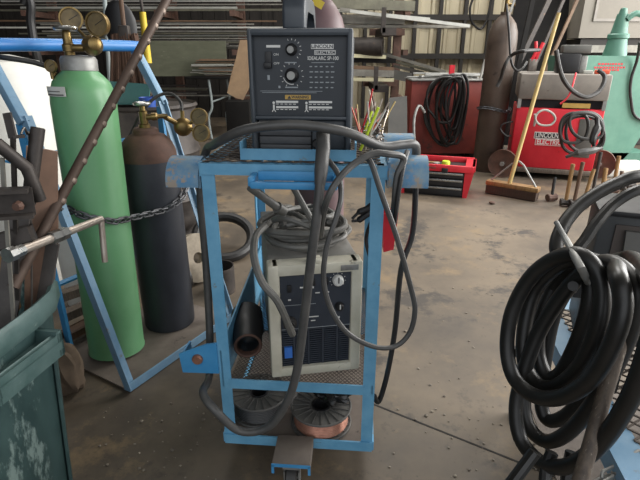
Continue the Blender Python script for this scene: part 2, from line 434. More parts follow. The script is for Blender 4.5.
# bottom tray, rear platform
m = MB(CM); m.box((0,DEP/2,.082),(2*W-.012,DEP,.006)); m.box((0,.79,.082),(.42,.42,.006))
m.build('bottom_plate','deck_plate',cart)
m = MB(CM)
m.box((0,-.003,.086),(2*W,.005,.032)); m.box((0,DEP,.1),(2*W,.005,.03))
for sx in (-1,1): m.box((sx*(W+.003),DEP/2,.086),(.005,DEP,.032))
m.build('bottom_frame','cart_blue',cart)
m = MB(CM); bp = [(-.090,-.045),(-.072,.065),(0,.10),(0,-.045)]
m.prism([(-.107,.376),(-.030,.410),(0,.416),(0,.318),(-.102,.316)],(-W+.02-.02,-.006,0),(1,0,0),(0,0,1),-.006)
m.box((-W-.098,.03,.349),(.005,.06,.054))
m.build('side_bracket','bright_blue',cart)
m = MB(CM); m.lathe([(0,-.004),(.012,-.004),(.015,0),(.015,.006)],(-W-.055,-.012,.364),(0,1,0),16).build('bolt','copper',cart)
# front caster under a channel
m = MB(CM); cu = -.005
m.box((cu,-.056,.109),(.104,.106,.006),bev=.002); m.box((cu-.0495,-.056,.095),(.005,.106,.028)); m.box((cu+.0495,-.056,.095),(.005,.106,.028))
m.build('caster_channel','deck_plate',cart)
m = MB(CM); m.box((cu,-.1105,.108),(.106,.003,.009)); m.box((cu-.0495,-.1105,.095),(.007,.003,.03)); m.box((cu+.0495,-.1105,.095),(.007,.003,.03))
m.build('channel_edge','bright_blue',cart)
def caster(u,v,r=.038):
    m = MB(CM); m.lathe([(0,-.014),(r-.006,-.016),(r,-.012),(r,.012),(r-.006,.016),(0,.014)],(u,v,r),(1,0,0),22)
    o = m.build('caster_wheel','rubber',cart)
    m = MB(CM); m.box((u-.02,v,r+.006),(.004,.03,.05)); m.box((u+.02,v,r+.006),(.004,.03,.05)); m.box((u,v,r*2+.004),(.046,.04,.008)); m.tube([(u-.024,v,r),(u+.024,v,r)],.005,8)
    m.build('fork','galv',o)
caster(cu+.0,-.088,.046); caster(-.18,.54,.036); caster(.18,.54,.036); caster(-.17,.95,.036); caster(.17,.95,.036)
# ------------------------------------------------------------------ upper welder (wire feed unit)
sw = thing('wire_feed_welder','charcoal grey box welder with two knobs on top of the blue cart','welder',c(.018,.2,TOP+.009))
B0 = TOP+.010; SU = .018
s = lambda px,py,v=.052: V((SU+(px-300)*.00222, v, B0+(162-py)*.00206))
m = MB(CM); m.box((SU,.255,B0+.139),(.226,.36,.274),bev=.012); m.build('case','case_grey',sw)
m = MB(CM)
for a in ((248,253),(346,352)): m.frame((0,0,0),(1,0,0),(0,1,0),(0,0,1),(s(a[0],0).x,.034,B0),(s(a[1],0).x,.085,B0+.278),.006)
m.frame((0,0,0),(1,0,0),(0,1,0),(0,0,1),(s(250,0).x,.034,s(0,35).z),(s(350,0).x,.085,B0+.278),.007)
m.frame((0,0,0),(1,0,0),(0,1,0),(0,0,1),(s(252,0).x,.036,s(0,121).z),(s(348,0).x,.085,s(0,116.5).z),.004)
m.build('front_bezel','case_grey',sw)
m = MB(CM); m.frame((0,0,0),(1,0,0),(0,1,0),(0,0,1),(s(252,0).x,.050,s(0,118).z),(s(348,0).x,.09,s(0,33).z))
pan = m.build('control_panel','panel_dark',sw)
m = MB(CM)
for i in range(4):
    z1 = s(0,122+i*9.2).z; z0 = s(0,130.4+i*9.2).z
    m.frame((0,0,0),(1,0,0),(0,1,0),(0,0,1),(s(255,0).x,.050+.004*(i%2),z0),(s(310,0).x,.085,z1),.002)
m.build('louvers','louver_grey',sw)
m = MB(CM); m.frame((0,0,0),(1,0,0),(0,1,0),(0,0,1),(s(311,0).x,.053,s(0,158).z),(s(346,0).x,.085,s(0,122).z),.003); m.build('gun_panel','case_grey',sw)
m = MB(CM); m.frame((0,0,0),(1,0,0),(0,1,0),(0,0,1),(s(253,0).x,.058,B0),(s(347,0).x,.085,s(0,119).z)); m.build('front_shadow_plate','slot_dark',sw).name = 'louver_shadow'  # near-black plate stands for the shadow behind the louvers
hp = [(.08,0),(.083,.045),(.095,.066),(.12,.078),(.30,.078),(.335,.064),(.35,.04),(.355,0),(.325,0),(.315,.035),(.29,.05),(.15,.05),(.125,.035),(.12,0)]
m = MB(CM); m.prism(hp,(SU-.044,.0,B0+.275),(0,1,0),(0,0,1),.052); bmesh.ops.bevel(m.bm,geom=[e for e in m.bm.edges],offset=.008,segments=3,affect='EDGES',profile=.5); m.build('carry_handle','case_grey',sw)
def knob(px,py,r,cap):
    p = s(px,py,.050)
    k = MB(CM).lathe([(r*1.15,0),(r*1.1,-.005),(r*.85,-.008),(r*.82,-.016),(r*.7,-.018),(0,-.018)],p,(0,1,0),20).build('knob','black',sw)
    MB(CM).lathe([(r*.66,-.0182),(r*.62,-.0195),(0,-.0195)],p,(0,1,0),18).build('cap',cap,k)
    return k
knob(291,48,.0115,'galv'); knob(291,74,.014,'galv')
m = MB(CM)
for (px,py,r,a0,a1,n) in ((291,48,.021,-50,110,8),(291,74,.025,-60,240,12)):
    q = s(px,py,.0495)
    for k in range(n):
        a = R(a0+(a1-a0)*k/(n-1)); d = V((math.cos(a),0,math.sin(a))); m.beam(q+d*(r-.002),q+d*(r+.002),.0012,.0008,up=(0,1,0))
q = s(291,74,.0495); arc = [q+V((math.cos(R(a)),0,math.sin(R(a))))*.0195 for a in range(195,290,8)]
m.tube(arc,.0012,5)
m.build('dial_marks','ink_white',sw)
m = MB(CM); m.frame((0,0,0),(1,0,0),(0,1,0),(0,0,1),(s(264.5,0).x,.045,s(0,66).z),(s(271,0).x,.052,s(0,50).z),.001); m.frame((0,0,0),(1,0,0),(0,1,0),(0,0,1),(s(263,0).x,.040,s(0,67).z),(s(271,0).x,.05,s(0,61).z),.002)
m.build('power_switch','black',sw)
TX,TZ = UX,UZ
def st(txt,px,py,h,mat,name,w=None,bold=0.0,v=.0496,al='CENTER'): return text(txt,CM@s(px,py,v),TX,TZ,h,mat,name,sw,bold,w,al)
m = MB(CM)
m.frame((0,0,0),(1,0,0),(0,1,0),(0,0,1),(s(310.5,0).x,.0485,s(0,47.5).z),(s(333,0).x,.0505,s(0,42.5).z),.0008)
for (x0,y0,x1,y1) in ((314,48.6,335,49.2),(314,52.6,335,53.2),(314,48.6,314.6,53.2),(334.4,48.6,335,53.2)): m.frame((0,0,0),(1,0,0),(0,1,0),(0,0,1),(s(x0,0).x,.0488,s(0,y1).z),(s(x1,0).x,.0505,s(0,y0).z))
m.build('brand_plate','ink_white',sw)
st('LINCOLN',321.7,45,.0098,'panel_dark','brand_lettering',.047,.02,.0483)
st('ELECTRIC',324.5,51,.0080,'ink_white','brand_lettering',.042,.01)
st('IDEALARC SP-100',322.5,56.8,.0105,'ink_white','model_lettering',.068,.012)
st('ON',275.5,53,.0065,'ink_white','switch_lettering',.011); st('OFF',275.8,62,.0065,'ink_white','switch_lettering',.013)
m = MB(CM); fr = lambda x0,y0,x1,y1,v=.0488: m.frame((0,0,0),(1,0,0),(0,1,0),(0,0,1),(s(x0,0).x,v,s(0,y1).z),(s(x1,0).x,.0505,s(0,y0).z))
fr(266,43.5,280,46)
for (x0,x1,ya,yb) in ((269,306,98.6,100.8),(269,295,102,103.2),):
    pass
m.build('meter_label','ink_white',sw)
m = MB(CM)
for r in range(5):
    for k in range(5):
        x = 309+k*5.2+(.6 if k>2 else 0); fr(x,64.5+r*5.4,x+2.6+(r%2),65.6+r*5.4)
fr(311,60.8,334,61.4)
for r in range(2): fr(258+r*2,90.3+r*1.6,322-r*6,90.8+r*1.6)
for (x,y) in ((284,64),(298,61),(303,67)): pass
fr(284,60.5,296,61.6); fr(284,86,297,87.2); fr(277,85,279,87.5); fr(266,74,268.5,79)
m.build('printed_chart','ink_dim',sw)
m = MB(CM); fr(283.5,94.6,310,99.2); wl = m.build('warning_label','label_yellow',sw)
text('WARNING',CM@s(299.2,96.9,.0483),TX,TZ,.0085,'panel_dark','warning_lettering',wl,.02,.040)
m = MB(CM); m.slab([s(286,98.6,.0483),s(290,98.6,.0483),s(288,95.2,.0483)],-.0004,(0,-1,0)); m.build('warning_triangle','panel_dark',wl)
for (x0,x1) in ((270,297),(304,332)):
    m = MB(CM); fr(x0,100.2,x1,112.2,.0490); lbk = m.build('safety_label','panel_dark',sw)
    m = MB(CM)
    for r in range(2):
        y = 100.8+r*5.8; fr(x0+4,y,x1,y+2.2,.0485)
        for k in range(5): fr(x0+4+k*4.4,y+3.2,x0+7+k*4.4,y+3.9,.0485)
    m.build('safety_text','ink_white',lbk)
    m = MB(CM); q = s(x0+1.6,103,.0485); m.lathe([(0,-.0004),(.003,-.0004),(.003,0)],q,(0,1,0),10); m.beam(q-V((0,0,.004)),q-V((0,0,.014)),.004,.0006,up=(0,1,0)); m.beam(q-V((.0,0,.014)),q-V((.004,0,.02)),.002,.0006,up=(0,1,0)); m.beam(q-V((.0,0,.014)),q-V((-.004,0,.02)),.002,.0006,up=(0,1,0)); m.build('pictogram','ink_white',lbk)
# gun connector
m = MB(CM); m.lathe([(0,0),(.010,0),(.011,-.016),(.008,-.02),(0,-.02)],s(316,147,.054),(0,1,0),14); m.build('gun_socket','black',sw)
# ------------------------------------------------------------------ lower welder (cream box)
bl, br = G(272,377,SH+.004), G(359,368,SH+.004)
bx = (br-bl).normalized(); BW = (br-bl).length; by = V((-bx.y,bx.x,0))
BM = Matrix(((bx.x,by.x,0,bl.x),(bx.y,by.y,0,bl.y),(0,0,1,bl.z),(0,0,0,1)))
BH = .338; LB = thing('plasma_cutter','cream metal box welder with navy panel on the lower cart shelf','welder',bl+bx*BW/2)
print('box',bl,br,BW)
m = MB(BM); m.box((BW/2,.24,BH/2),(BW-.01,.44,BH-.006),bev=.004); m.build('case','case_top_grey',LB)
m = MB(BM)
m.frame((0,0,0),(1,0,0),(0,1,0),(0,0,1),(0,-.006,0),(.030,.045,BH),.005); m.frame((0,0,0),(1,0,0),(0,1,0),(0,0,1),(BW-.030,-.006,0),(BW,.045,BH),.005)
m.frame((0,0,0),(1,0,0),(0,1,0),(0,0,1),(.01,-.0055,0),(BW-.01,.044,.028),.005); m.frame((0,0,0),(1,0,0),(0,1,0),(0,0,1),(.01,-.0055,BH-.030),(BW-.01,.044,BH),.005)
m.build('front_frame','cream',LB)
# panel coordinates: fx 0..1 across, fz 0..1 up
bp = lambda fx,fz,v=.0: V((BW*fx,v,BH*fz))
def bfr(m,x0,z0,x1,z1,v,v1=.05,bev=0): m.frame((0,0,0),(1,0,0),(0,1,0),(0,0,1),(BW*x0,v,BH*z0),(BW*x1,v1,BH*z1),bev)
m = MB(BM); bfr(m,.10,.43,.90,.915,.002); m.build('control_panel','navy_panel',LB)
m = MB(BM); bfr(m,.10,.07,.90,.44,.012); m.build('grille_backing','slot_dark',LB)
m = MB(BM)
for cx in range(6): x = .10+cx*.8/5; bfr(m,x-.009,.07,x+.009,.43,.003)
for k in range(18): z = .075+k*.0197; bfr(m,.10,z,.90,z+.0095,.005)
m.build('grille','navy_panel',LB)
m = MB(BM)
for (x0,z0,x1,z1) in ((.105,.435,.895,.439),(.098,.07,.104,.915),(.098,.911,.9,.916),(.12,.65,.5,.653)): bfr(m,x0,z0,x1,z1,.0005)
m.build('panel_line','ink_dim',LB)
m = MB(BM); bfr(m,.15,.17,.235,.27,-.001,.006); m.build('sticker','sticker_blue',LB)
def bknob(fx,fz,r,mat):
    p = bp(fx,fz,.002); k = MB(BM).lathe([(r,0),(r*.95,-.012),(r*.7,-.016),(0,-.016)],p,(0,1,0),18).build('knob',mat,LB)
    MB(BM).beam(p+V((0,-.0165,-.2*r)),p+V((0,-.0165,r*.9)),.003,.002,up=(0,1,0)).build('pointer','ink_white' if mat=='black' else 'black',k)
bknob(.735,.845,.015,'ink_white'); bknob(.755,.615,.012,'black')
m = MB(BM)
for k in range(9):
    a = R(-40+k*32.5); p = bp(.735,.845,.0005); d = V((math.cos(a),0,math.sin(a))); m.beam(p+d*.019,p+d*.022,.0014,.0008,up=(0,1,0))
for (x,z,w,h) in ((.22,.815,.03,.012),(.22,.70,.03,.012),(.35,.80,.035,.012),(.47,.80,.02,.025),(.52,.745,.05,.009),(.62,.745,.05,.009),(.75,.51,.03,.018),(.75,.64,.02,.016),(.47,.535,.12,.008),(.47,.50,.05,.008),(.40,.655,.06,.007),(.215,.53,.035,.015)): bfr(m,x-w/2,z-h/2,x+w/2,z+h/2,.0008,.004)
m.build('panel_marks','ink_white',LB)
for fx,fz in ((.22,.80),(.47,.84),(.61,.84)):
    m = MB(BM); bfr(m,fx-.022,fz-.03,fx+.022,fz+.03,-.003,.004,.001); m.build('toggle_switch','black',LB)
m = MB(BM); bfr(m,.76,.93,.95,.975,-.0075,.002,.001); m.build('rating_plate','galv',LB)
m = MB(BM); m.lathe([(.019,0),(.018,-.012),(.013,-.014),(.012,-.024),(0,-.024)],bp(.215,.50,.002),(0,1,0),18); m.build('torch_socket','rubber',LB)
m = MB(BM); m.box((BW*.5,.012,BH+.006),(.03,.03,.012),bev=.003); m.build('lid_latch','cream',LB)
# ------------------------------------------------------------------ things on the cart
def px2(path): return [P(*q) for q in path]
m = MB()
main = px2([(323,132,1.075),(323,150,1.04),(321,172,1.005),(317,215,.985),(311,260,.985),(304,320,.985),(297,370,.985),(287,402,.985),(268,427,.985),(240,431,.985),(216,411,.99),(203,393,1.03)])
main += [c(-.258,.035,.275), c(-.262,.085,.38), c(-.268,.13,.6), c(-.268,.135,.78), c(-.257,.14,.865), c(-.234,.125,.915), c(-.205,.08,.932)]
main += px2([(222,140,1.075),(248,129,1.035),(296,125,1.03),(345,132,1.04),(380,146,1.08)])
main += [c(.25,.045,.946), c(.285,.075,.94), c(.295,.12,.89), c(.30,.128,.84)]
gc = thing('welding_gun_cable','thick grey welding cable draped over the upper welder and looping to the cart base','cable',main[0])
m = MB(); m.tube(main[2:],.0108,12,sm=7); m.build('lead','cable_grey',gc)
m = MB(); m.tube([c(.30,.128,.845),c(.302,.13,.7)]+px2([(401,270,1.17),(395,330,1.16),(387,375,1.15),(379,401,1.14),(374,396,1.13)]),.0078,10,sm=6); m.build('thin_tail','rubber_dark',gc)
m = MB(); m.tube([main[0]+V((0,.02,.0)),main[0],main[1],main[2],main[2].lerp(main[3],.3)],[.012,.015,.0158,.0145,.0115],14); m.build('strain_boot','cable_grey',gc)
def cab(name,mat,r,path,lab,cat='cable',group=None,n=8,sm=7):
    return one(MB().tube(path,r,n,sm=sm),name,mat,lab,cat,group)
cab('thin_cable','cable_grey',.0062,px2([(328,160,1.055),(338,174,1.02),(341,195,.985),(337,215,.965),(326,250,.955),(324,285,.955),(334,315,.955),(350,335,.955),(375,347,.955),(396,346,.96),(410,332,.965),(415,310,.97),(411,288,.98),(397,238,.99),(382,195,1.0),(372,165,1.01),(366,157,1.035)]),'thin grey cable hanging in a long loop before the cream box','cable')
cab('control_cable','cable_grey',.0075,px2([(321,236,1.12),(322,222,1.03),(327,200,.955),(338,180,.96),(354,164,.99),(372,154,1.01),(388,154,1.02)])+[c(.25,-.025,.93),c(.238,-.03,.89),c(.236,-.03,.83),c(.236,.0,.78)],'grey cable arching from the hose coil up to the right saddle','cable')
tl = px2([(265,226,1.2),(256,236,1.14),(254,256,1.07),(262,282,1.035),(278,302,1.03)])+[BM@bp(.215,.50,-.05),BM@bp(.215,.50,-.027)]
cab('torch_hose','hose_grey',.0095,tl,'grey hose plugged into the left of the cream box','hose')
# coil on top of the cream box
cc = V((bl.x+bx.x*.12+by.x*.175, bl.y+bx.y*.12+by.y*.175, bl.z+BH)); pts = []
tot = 5*18
for k in range(tot):
    a = 2*math.pi*k/18; lay = k//18
    rr = .106+.014*math.sin(lay*2.1)+.008*math.sin(a*3+lay); pts.append(cc+V((math.cos(a)*rr*1.02,math.sin(a)*rr*.95,0.012+lay*.0105+.003*math.sin(a*2+lay))))
hc = thing('hose_coil','grey torch hose coiled flat on top of the cream box','hose',cc)
m = MB(); m.tube(pts,.0085,8,sm=2); m.build('hose','hose_grey',hc)
m = MB(); q = [P(250,187,1.13),P(262,196,1.15),P(277,207,1.18)]; m.tube(q,[.0105,.0105,.011],12,sm=3); m.tube([q[2],P(284,211,1.2)],[.015,.014],12); m.build('torch_handle','hose_grey',hc)
m = MB(); m.tube([P(293,187,1.17),P(311,219,1.18)],.0085,10); m.build('torch_neck','hose_grey',hc)
rng = random.Random(3)
for k in range(9):
    a = 2*math.pi*k/9; b = a+rng.uniform(.6,1.6); r0 = rng.uniform(.03,.09)
    p0 = cc+V((math.cos(a)*.09,math.sin(a)*.08,.060+rng.uniform(0,.015))); p1 = cc+V((math.cos(b)*r0,math.sin(b)*r0,.07+rng.uniform(0,.022))); p2 = cc+V((math.cos(b+1)*.08,math.sin(b+1)*.075,.055))
    m = MB(); m.tube([p0,p1,p2],rng.uniform(.006,.010),8,sm=5); m.build('hose_loop','hose_grey',hc)
# ground clamp
gp = P(352,220,1.2); g2 = P(377,206,1.22); gd = (g2-gp).normalized()
gcl = thing('ground_clamp','black spring ground clamp lying beside the hose coil','clamp',gp)
up = V((0,0,1))
for sgn in (1,-1):
    m = MB(); m.tube([gp+up*.003*sgn,gp+gd*.022+up*.011*sgn,gp+gd*.05+up*.008*sgn,g2+up*.018*sgn],[.004,.009,.009,.007],8,sm=4); m.build('jaw','black',gcl)
m = MB(); m.torus(gp+gd*.04,gd.cross(up),.009,.003,16,6); m.build('spring','dark_steel',gcl)
cab('clamp_lead','rubber_dark',.005,[g2+V((.004,.008,-.012)),P(371,222,1.22),P(366,240,1.22),P(371,262,1.2),P(375,285,1.17)],'thin black lead drooping from the ground clamp','cable')
cab('ground_lead','rubber_dark',.006,[c(.262,.018,.936),c(.252,-.02,.915),c(.243,-.04,.86),c(.238,-.03,.78),P(396,200,1.13),P(391,226,1.218)],'black lead running down into the red holster','cable')
m = MB()
hq = [P(384,214,1.2),P(397,213,1.2),P(392,250,1.2),P(385,252,1.2)]
m.slab(hq,.004); m.slab([hq[0],hq[0]+V((0,.04,0)),hq[3]+V((0,.03,0)),hq[3]],.004); m.slab([hq[1],hq[2],hq[2]+V((0,.03,0)),hq[1]+V((0,.04,0))],.004); m.slab([q_+V((0,.04,0)) for q_ in hq],.004)
one(m,'tool_holster','red_plastic','red tapered holster hanging behind the right cart post','holster')
# black reducer pipe
pf = G(248,346,SH+.054); pd = V((-.16,1,0.02)).normalized()
rp = thing('pipe_fitting','short black steel pipe reducer with a rusty rim beside the cream box','pipe',V((pf.x,pf.y,SH)))
m = MB(); m.lathe([(.039,.004),(.042,.02),(.043,.05),(.050,.085),(.050,.17),(.045,.17),(.044,.09),(.036,.05),(.035,.004)],pf,pd,26); m.build('body','black',rp)
m = MB(); m.lathe([(.039,.004),(.041,0),(.037,-.003),(.033,0),(.033,.02)],pf,pd,26); m.build('rim','rust',rp)
# wire spools
def spool(px,py,z0,r,h,wire,lab,tilt):
    q = G(px,py,z0+h); q.z = z0
    t = thing('wire_spool',lab,'spool',q,'welding wire spools')
    ax = V(tilt).normalized()
    def flange(h0,nm):
        m = MB(); m.lathe([(.028,h0),(r,h0),(r,h0+.004),(.028,h0+.004),(.028,h0)],q,ax,36)
        x,y = basis(ax)
        for k in range(20):
            a = 2*math.pi*k/20; d = x*math.cos(a)+y*math.sin(a); p0 = q+ax*(h0+.0055); m.beam(p0+d*.036,p0+d*(r-.006),.002,.003,up=ax)
        m.torus(q+ax*(h0+.004),ax,r-.002,.003,36,6); m.build(nm,'spool_dusty',t)
    flange(0,'lower_flange'); flange(h-.006,'upper_flange')
    m = MB(); m.lathe([(.030,-.001),(.030,h),(.024,h),(.024,-.001)],q,ax,20); m.build('hub','black',t)
    m = MB(); pr = [(.030,.005)]; 
    for k in range(9):
        zz = .006+(h-.016)*k/8; pr += [(r*.88,zz),(r*.90,zz+(h-.016)/16)]
    pr += [(.030,h-.007)]
    m.lathe(pr,q,ax,32); m.build('winding',wire,t)
spool(259,391,.089,.089,.066,'spool_black','black plastic wire spool on the bottom tray wound with dark wire',(0,0,1))
spool(321,404,.089,.092,.064,'copper','black plastic wire spool on the bottom tray wound with copper wire',(.0,-.0,1))
m = MB(); bpos = G(332,398,.172)
m.bm.verts.ensure_lookup_table(); gq = bmesh.ops.create_icosphere(m.bm,subdivisions=3,radius=1)
rb = random.Random(5)
for v in gq['verts']:
    k = 1+.22*math.sin(v.co.x*7+v.co.y*5)+.15*math.sin(v.co.y*11+2*v.co.x)+rb.uniform(-.06,.06); v.co = V((bpos.x+v.co.x*.05*k, bpos.y+.01+v.co.y*.036*k, .1605+.016+max(-.013,v.co.z*.024*k)))
one(m,'plastic_bag','bag','crumpled black plastic bag lying on the copper wire spool','bag')
# mauve cylinder at the back of the cart
mc = c(-.0,.785,.0); mc.z = .086
cy = thing('gas_cylinder','tall mauve gas cylinder standing behind the charcoal welder','gas cylinder',mc)
m = MB(); m.lathe([(0,0),(.095,0),(.1,.006),(.1,1.08),(.096,1.12),(.082,1.17),(.058,1.21),(.036,1.235),(.03,1.27),(0,1.27)],mc,(0,0,1),36); m.build('body','mauve_cylinder',cy)
m = MB(); m.lathe([(.034,1.235),(.04,1.24),(.04,1.265),(.03,1.27),(.022,1.27),(.02,1.33),(0,1.33)],mc); m.build('valve','brass',cy)
m = MB(); a_ = D(315,10,1.62); m.beam(P(313,0,1.58),P(323,6,1.58),.022,.003,up=(0,-1,0)); m.build('tag','yellow',cy)
# scrap and rods on the right of the deck
rng = random.Random(11)
cols = ['rod_steel','lime','red','bar_pale','orange','rod_steel','wood_pale','rod_steel','cream','rust']
for k in range(18):
    u = .165+rng.uniform(-.015,.05); v = rng.uniform(.12,.42)
    p0 = c(u,v,TOP+.008); du = rng.uniform(-.035,.06); p1 = p0+UX*du+UY*rng.uniform(-.02,.05)+UZ*rng.uniform(.07,.135)
    col = cols[k % len(cols)]
    nm = {'lime':'lime green','red':'red','bar_pale':'pale grey','orange':'orange','rod_steel':'bare steel','wood_pale':'straw coloured','cream':'cream','rust':'rusty'}[col]
    one(MB().tube([p0,p0.lerp(p1,.5)+UX*rng.uniform(-.004,.004),p1],.0022 if col!='lime' else .004,6,sm=3),'welding_rod',col,'thin %s rod standing in the scrap on the cart deck right of the welder'%nm,'rod','welding rods on the cart deck')
m = MB()
for k in range(60):
    p0 = c(.178+rng.uniform(0,.03),rng.uniform(.06,.5),TOP+.021+rng.uniform(0,.02)); d = V((rng.uniform(-.8,.8),rng.uniform(-1,1),rng.uniform(-.1,.5))).normalized()*rng.uniform(.01,.028)
    m.tube([p0-d,p0+V((0,0,.004)),p0+d],rng.uniform(.001,.0028),5)
o = one(m,'wire_offcuts','steel','tangle of short wire offcuts on the cart deck right of the welder','scrap'); o['kind'] = 'stuff'
# ------------------------------------------------------------------ cylinder hand cart at the left
FL, FR = G(130,393), G(226,325); E1 = (FR-FL).normalized(); FR = FR+(FR-FL).normalized()*.055; WL = (FR-FL).length; E2 = V((-E1.y,E1.x,0))
hcart = thing('cylinder_cart','blue two-cylinder hand cart with bent side rails and round top bar','cart',(FL+FR)/2+E2*.2)
q = lambda a,b,z: FL+E1*a+E2*b+V((0,0,z))
m = MB(); m.prism([(-.0,.0),(WL,.0),(WL,.42),(0,.42)],q(0,0,.006),E1,E2,.006); m.build('base_plate','deck_plate',hcart)
m = MB(); m.angle(q(0,-.002,.004),q(WL,-.002,.004),.034,.005,up=(0,0,1),side=1); m.build('base_angle','rack_blue',hcart)
for a,sg in ((0,1),(WL,-1)):
    m = MB(); p0,p1 = q(a,.005,.01),q(a,.29,.955)
    m.beam(p0,p1,.034,.005,up=E1); m.beam(p0+E1*sg*.014,p1+E1*sg*.014,.005,.03,up=E1)
    m.build('side_rail','rack_blue',hcart)
    m = MB(); m.beam(p1+V((0,0,-.02)),q(a,.42,1.15),.034,.030,up=E1,bev=.003); m.build('upper_rail','rack_blue',hcart)
    m = MB(); m.beam(q(a,.315,.01),q(a,.315,.93),.030,.012,up=E1); m.build('rear_post','bright_blue',hcart)
m = MB(); tl_,tr_ = q(0,.42,1.165),q(WL,.42,1.165)
m.tube([q(0,.405,1.12),tl_-V((0,0,.012)),tl_+E1*.02,tr_-E1*.02,tr_-V((0,0,.012)),q(WL,.405,1.12)],.021,14,sm=3); m.build('top_bar','bar_blue',hcart)
for z in (.80,.30):
    m = MB(); m.beam(q(-.0,.425,z),q(WL,.425,z),.03,.008,up=(0,0,1))
    for a in (0,WL): m.beam(q(a,.318,z),q(a,.43,z),.03,.008,up=(0,0,1))
    m.build('cross_bar','bright_blue',hcart)
for a in (0,WL):
    m = MB(); ax = q(a-.05 if a==0 else a+.05,.40,.10); m.lathe([(0,-.02),(.03,-.02),(.06,-.012),(.085,-.022),(.1,-.015),(.1,.015),(.085,.022),(.06,.012),(.03,.02),(0,.02)],ax,E1,26); m.build('wheel','rubber',hcart)
# ------------------------------------------------------------------ green cylinder
def nrm_cam(p): v = V((-p.x,-p.y,0)); return v.normalized()
gpt = G(120,362,.012); GC = gpt-nrm_cam(gpt)*.105; GC.z = .021; rG = .105; GA = V((.020,.045,1)).normalized()
gz = lambda py: (EYE+ray(78,py)*((GC.y)/ray(78,py).y)).z
gt = thing('gas_cylinder','green gas cylinder with two brass gauges chained on the blue hand cart','gas cylinder',GC)
zt,zs = gz(73.5),gz(106)
m = MB(); m.lathe([(0,0),(.108,0),(rG,.008),(rG,zs-.0135),(rG*.97,zs+.02),(rG*.86,zs+.055),(rG*.68,zt-.028),(rG*.52,zt-.012),(rG*.45,zt),(0,zt)],GC,GA,44); m.build('body','oxygen_green',gt)
m = MB(); m.lathe([(.052,zt-.018),(.058,zt-.012),(.058,zt+.022),(.052,zt+.032),(.03,zt+.036),(0,zt+.036)],GC,GA,28); m.build('neck_ring','galv',gt)
top = GC+GA*(zt+.036)+V((-.016,-.02,-.004))
m = MB(); m.lathe([(.016,0),(.016,.014),(.02,.016),(.02,.036),(.015,.04),(.013,.075),(.011,.08),(0,.08)],top,(0,0,1),16); m.lathe([(.012,0),(.012,.05),(.009,.055),(0,.055)],top+V((0,0,.026)),(1,-.15,0),12); m.build('valve','brass',gt)
vt = top+V((0,0,.08)); hw = MB()
for k in range(6): a = k*R(60); hw.beam(vt+V((0,0,.006)),vt+V((math.cos(a)*.03,math.sin(a)*.03,.006)),.007,.006)
hw.torus(vt+V((0,0,.006)),(0,0,1),.031,.007,24,8); hw.lathe([(0,0),(.012,0),(.012,.014),(0,.014)],vt); hw.build('hand_wheel','chrome',gt)
gd_ = GC.y*.93+.03
rb_ = D(93,45,gd_-.01); 
m = MB(); m.lathe([(0,-.03),(.026,-.03),(.032,-.02),(.032,.0),(.028,.012),(.02,.03),(.012,.034),(0,.034)],rb_,(.55,-.8,.1),22); m.tube([top+V((.055,-.008,.026)),rb_],.011,10)
m.tube([rb_,D(72,24,gd_+.02)],.006,8); m.tube([rb_,D(97,26,gd_-.03)+V((0,.03,0))],.007,8); m.build('regulator','brass',gt)
gauge(gt,D(71,19,gd_+.0),(.25,-.96,.06),.0365); gauge(gt,D(97,24,gd_-.05),(-.12,-.98,.0),.0375)
def wrap_label(root,cen,r,a0,a1,z0,z1,mat,name):
    m = MB(); n = 10; poly = []
    for k in range(n+1):
        a = R(a0+(a1-a0)*k/n); poly.append((cen.x+math.cos(a)*(r+.0012),cen.y+math.sin(a)*(r+.0012)))
    for k in range(n,-1,-1):
        a = R(a0+(a1-a0)*k/n); poly.append((cen.x+math.cos(a)*(r+.0003),cen.y+math.sin(a)*(r+.0003)))
    m.prism(poly,(0,0,z0),(1,0,0),(0,1,0),z1-z0); return m.build(name,mat,root)
GL = GC+GA*.97; GL.z = 0
lb = wrap_label(gt,GL,rG+.002,222,268,gz(95),gz(85.5),'white_plastic','label')
wrap_label(gt,GL,rG+.003,226,264,gz(94.2),gz(92.8),'sheet_grey','label_line'); wrap_label(gt,GL,rG+.003,226,258,gz(90.6),gz(89.8),'sheet_grey','label_line')
# ------------------------------------------------------------------ dark cylinder
dpt = G(172,333,.012); DC = dpt-nrm_cam(dpt)*.108; DC.z = .0145; rD = .108
dz = lambda py: (EYE+ray(152,py)*(DC.y/ray(152,py).y)).z
dt = thing('gas_cylinder','short black gas cylinder with a rusty shoulder chained beside the green one','gas cylinder',DC)
z1,z2 = dz(159),dz(136)
m = MB(); m.lathe([(0,0),(.106,0),(rD,.008),(rD,z1-.0135),(0,z1-.0135)],DC,(0,0,1),44); m.build('body','dark_cylinder',dt)
m = MB(); m.lathe([(rD,z1-.0135),(rD*.985,z1+.02),(rD*.88,z1+.05),(rD*.66,z2-.012),(rD*.46,z2-.004),(rD*.44,z2+.012),(.04,z2+.018),(0,z2+.018)],DC,(0,0,1),44); m.build('shoulder','rust',dt)
dtop = DC+V((0,0,z2+.018))
m = MB(); m.lathe([(.022,0),(.022,.012),(.016,.016),(.016,.06),(.011,.064),(.010,.085),(0,.085)],dtop,(0,0,1),14); m.lathe([(.011,0),(.011,.03),(.015,.032),(.015,.05),(.009,.055),(.007,.09),(0,.09)],dtop+V((0,0,.038)),(1,.1,.06),12); m.build('valve','brass',dt)
dv = dtop+V((0,0,.083)); m = MB(); m.torus(dv+V((0,0,.006)),(0,0,1),.026,.007,22,8); m.lathe([(0,0),(.024,.001),(.024,.008),(0,.012)],dv); m.build('hand_wheel','chrome',dt)
dd = DC.y*.93+.17; db_ = D(183,127,dd-.02)
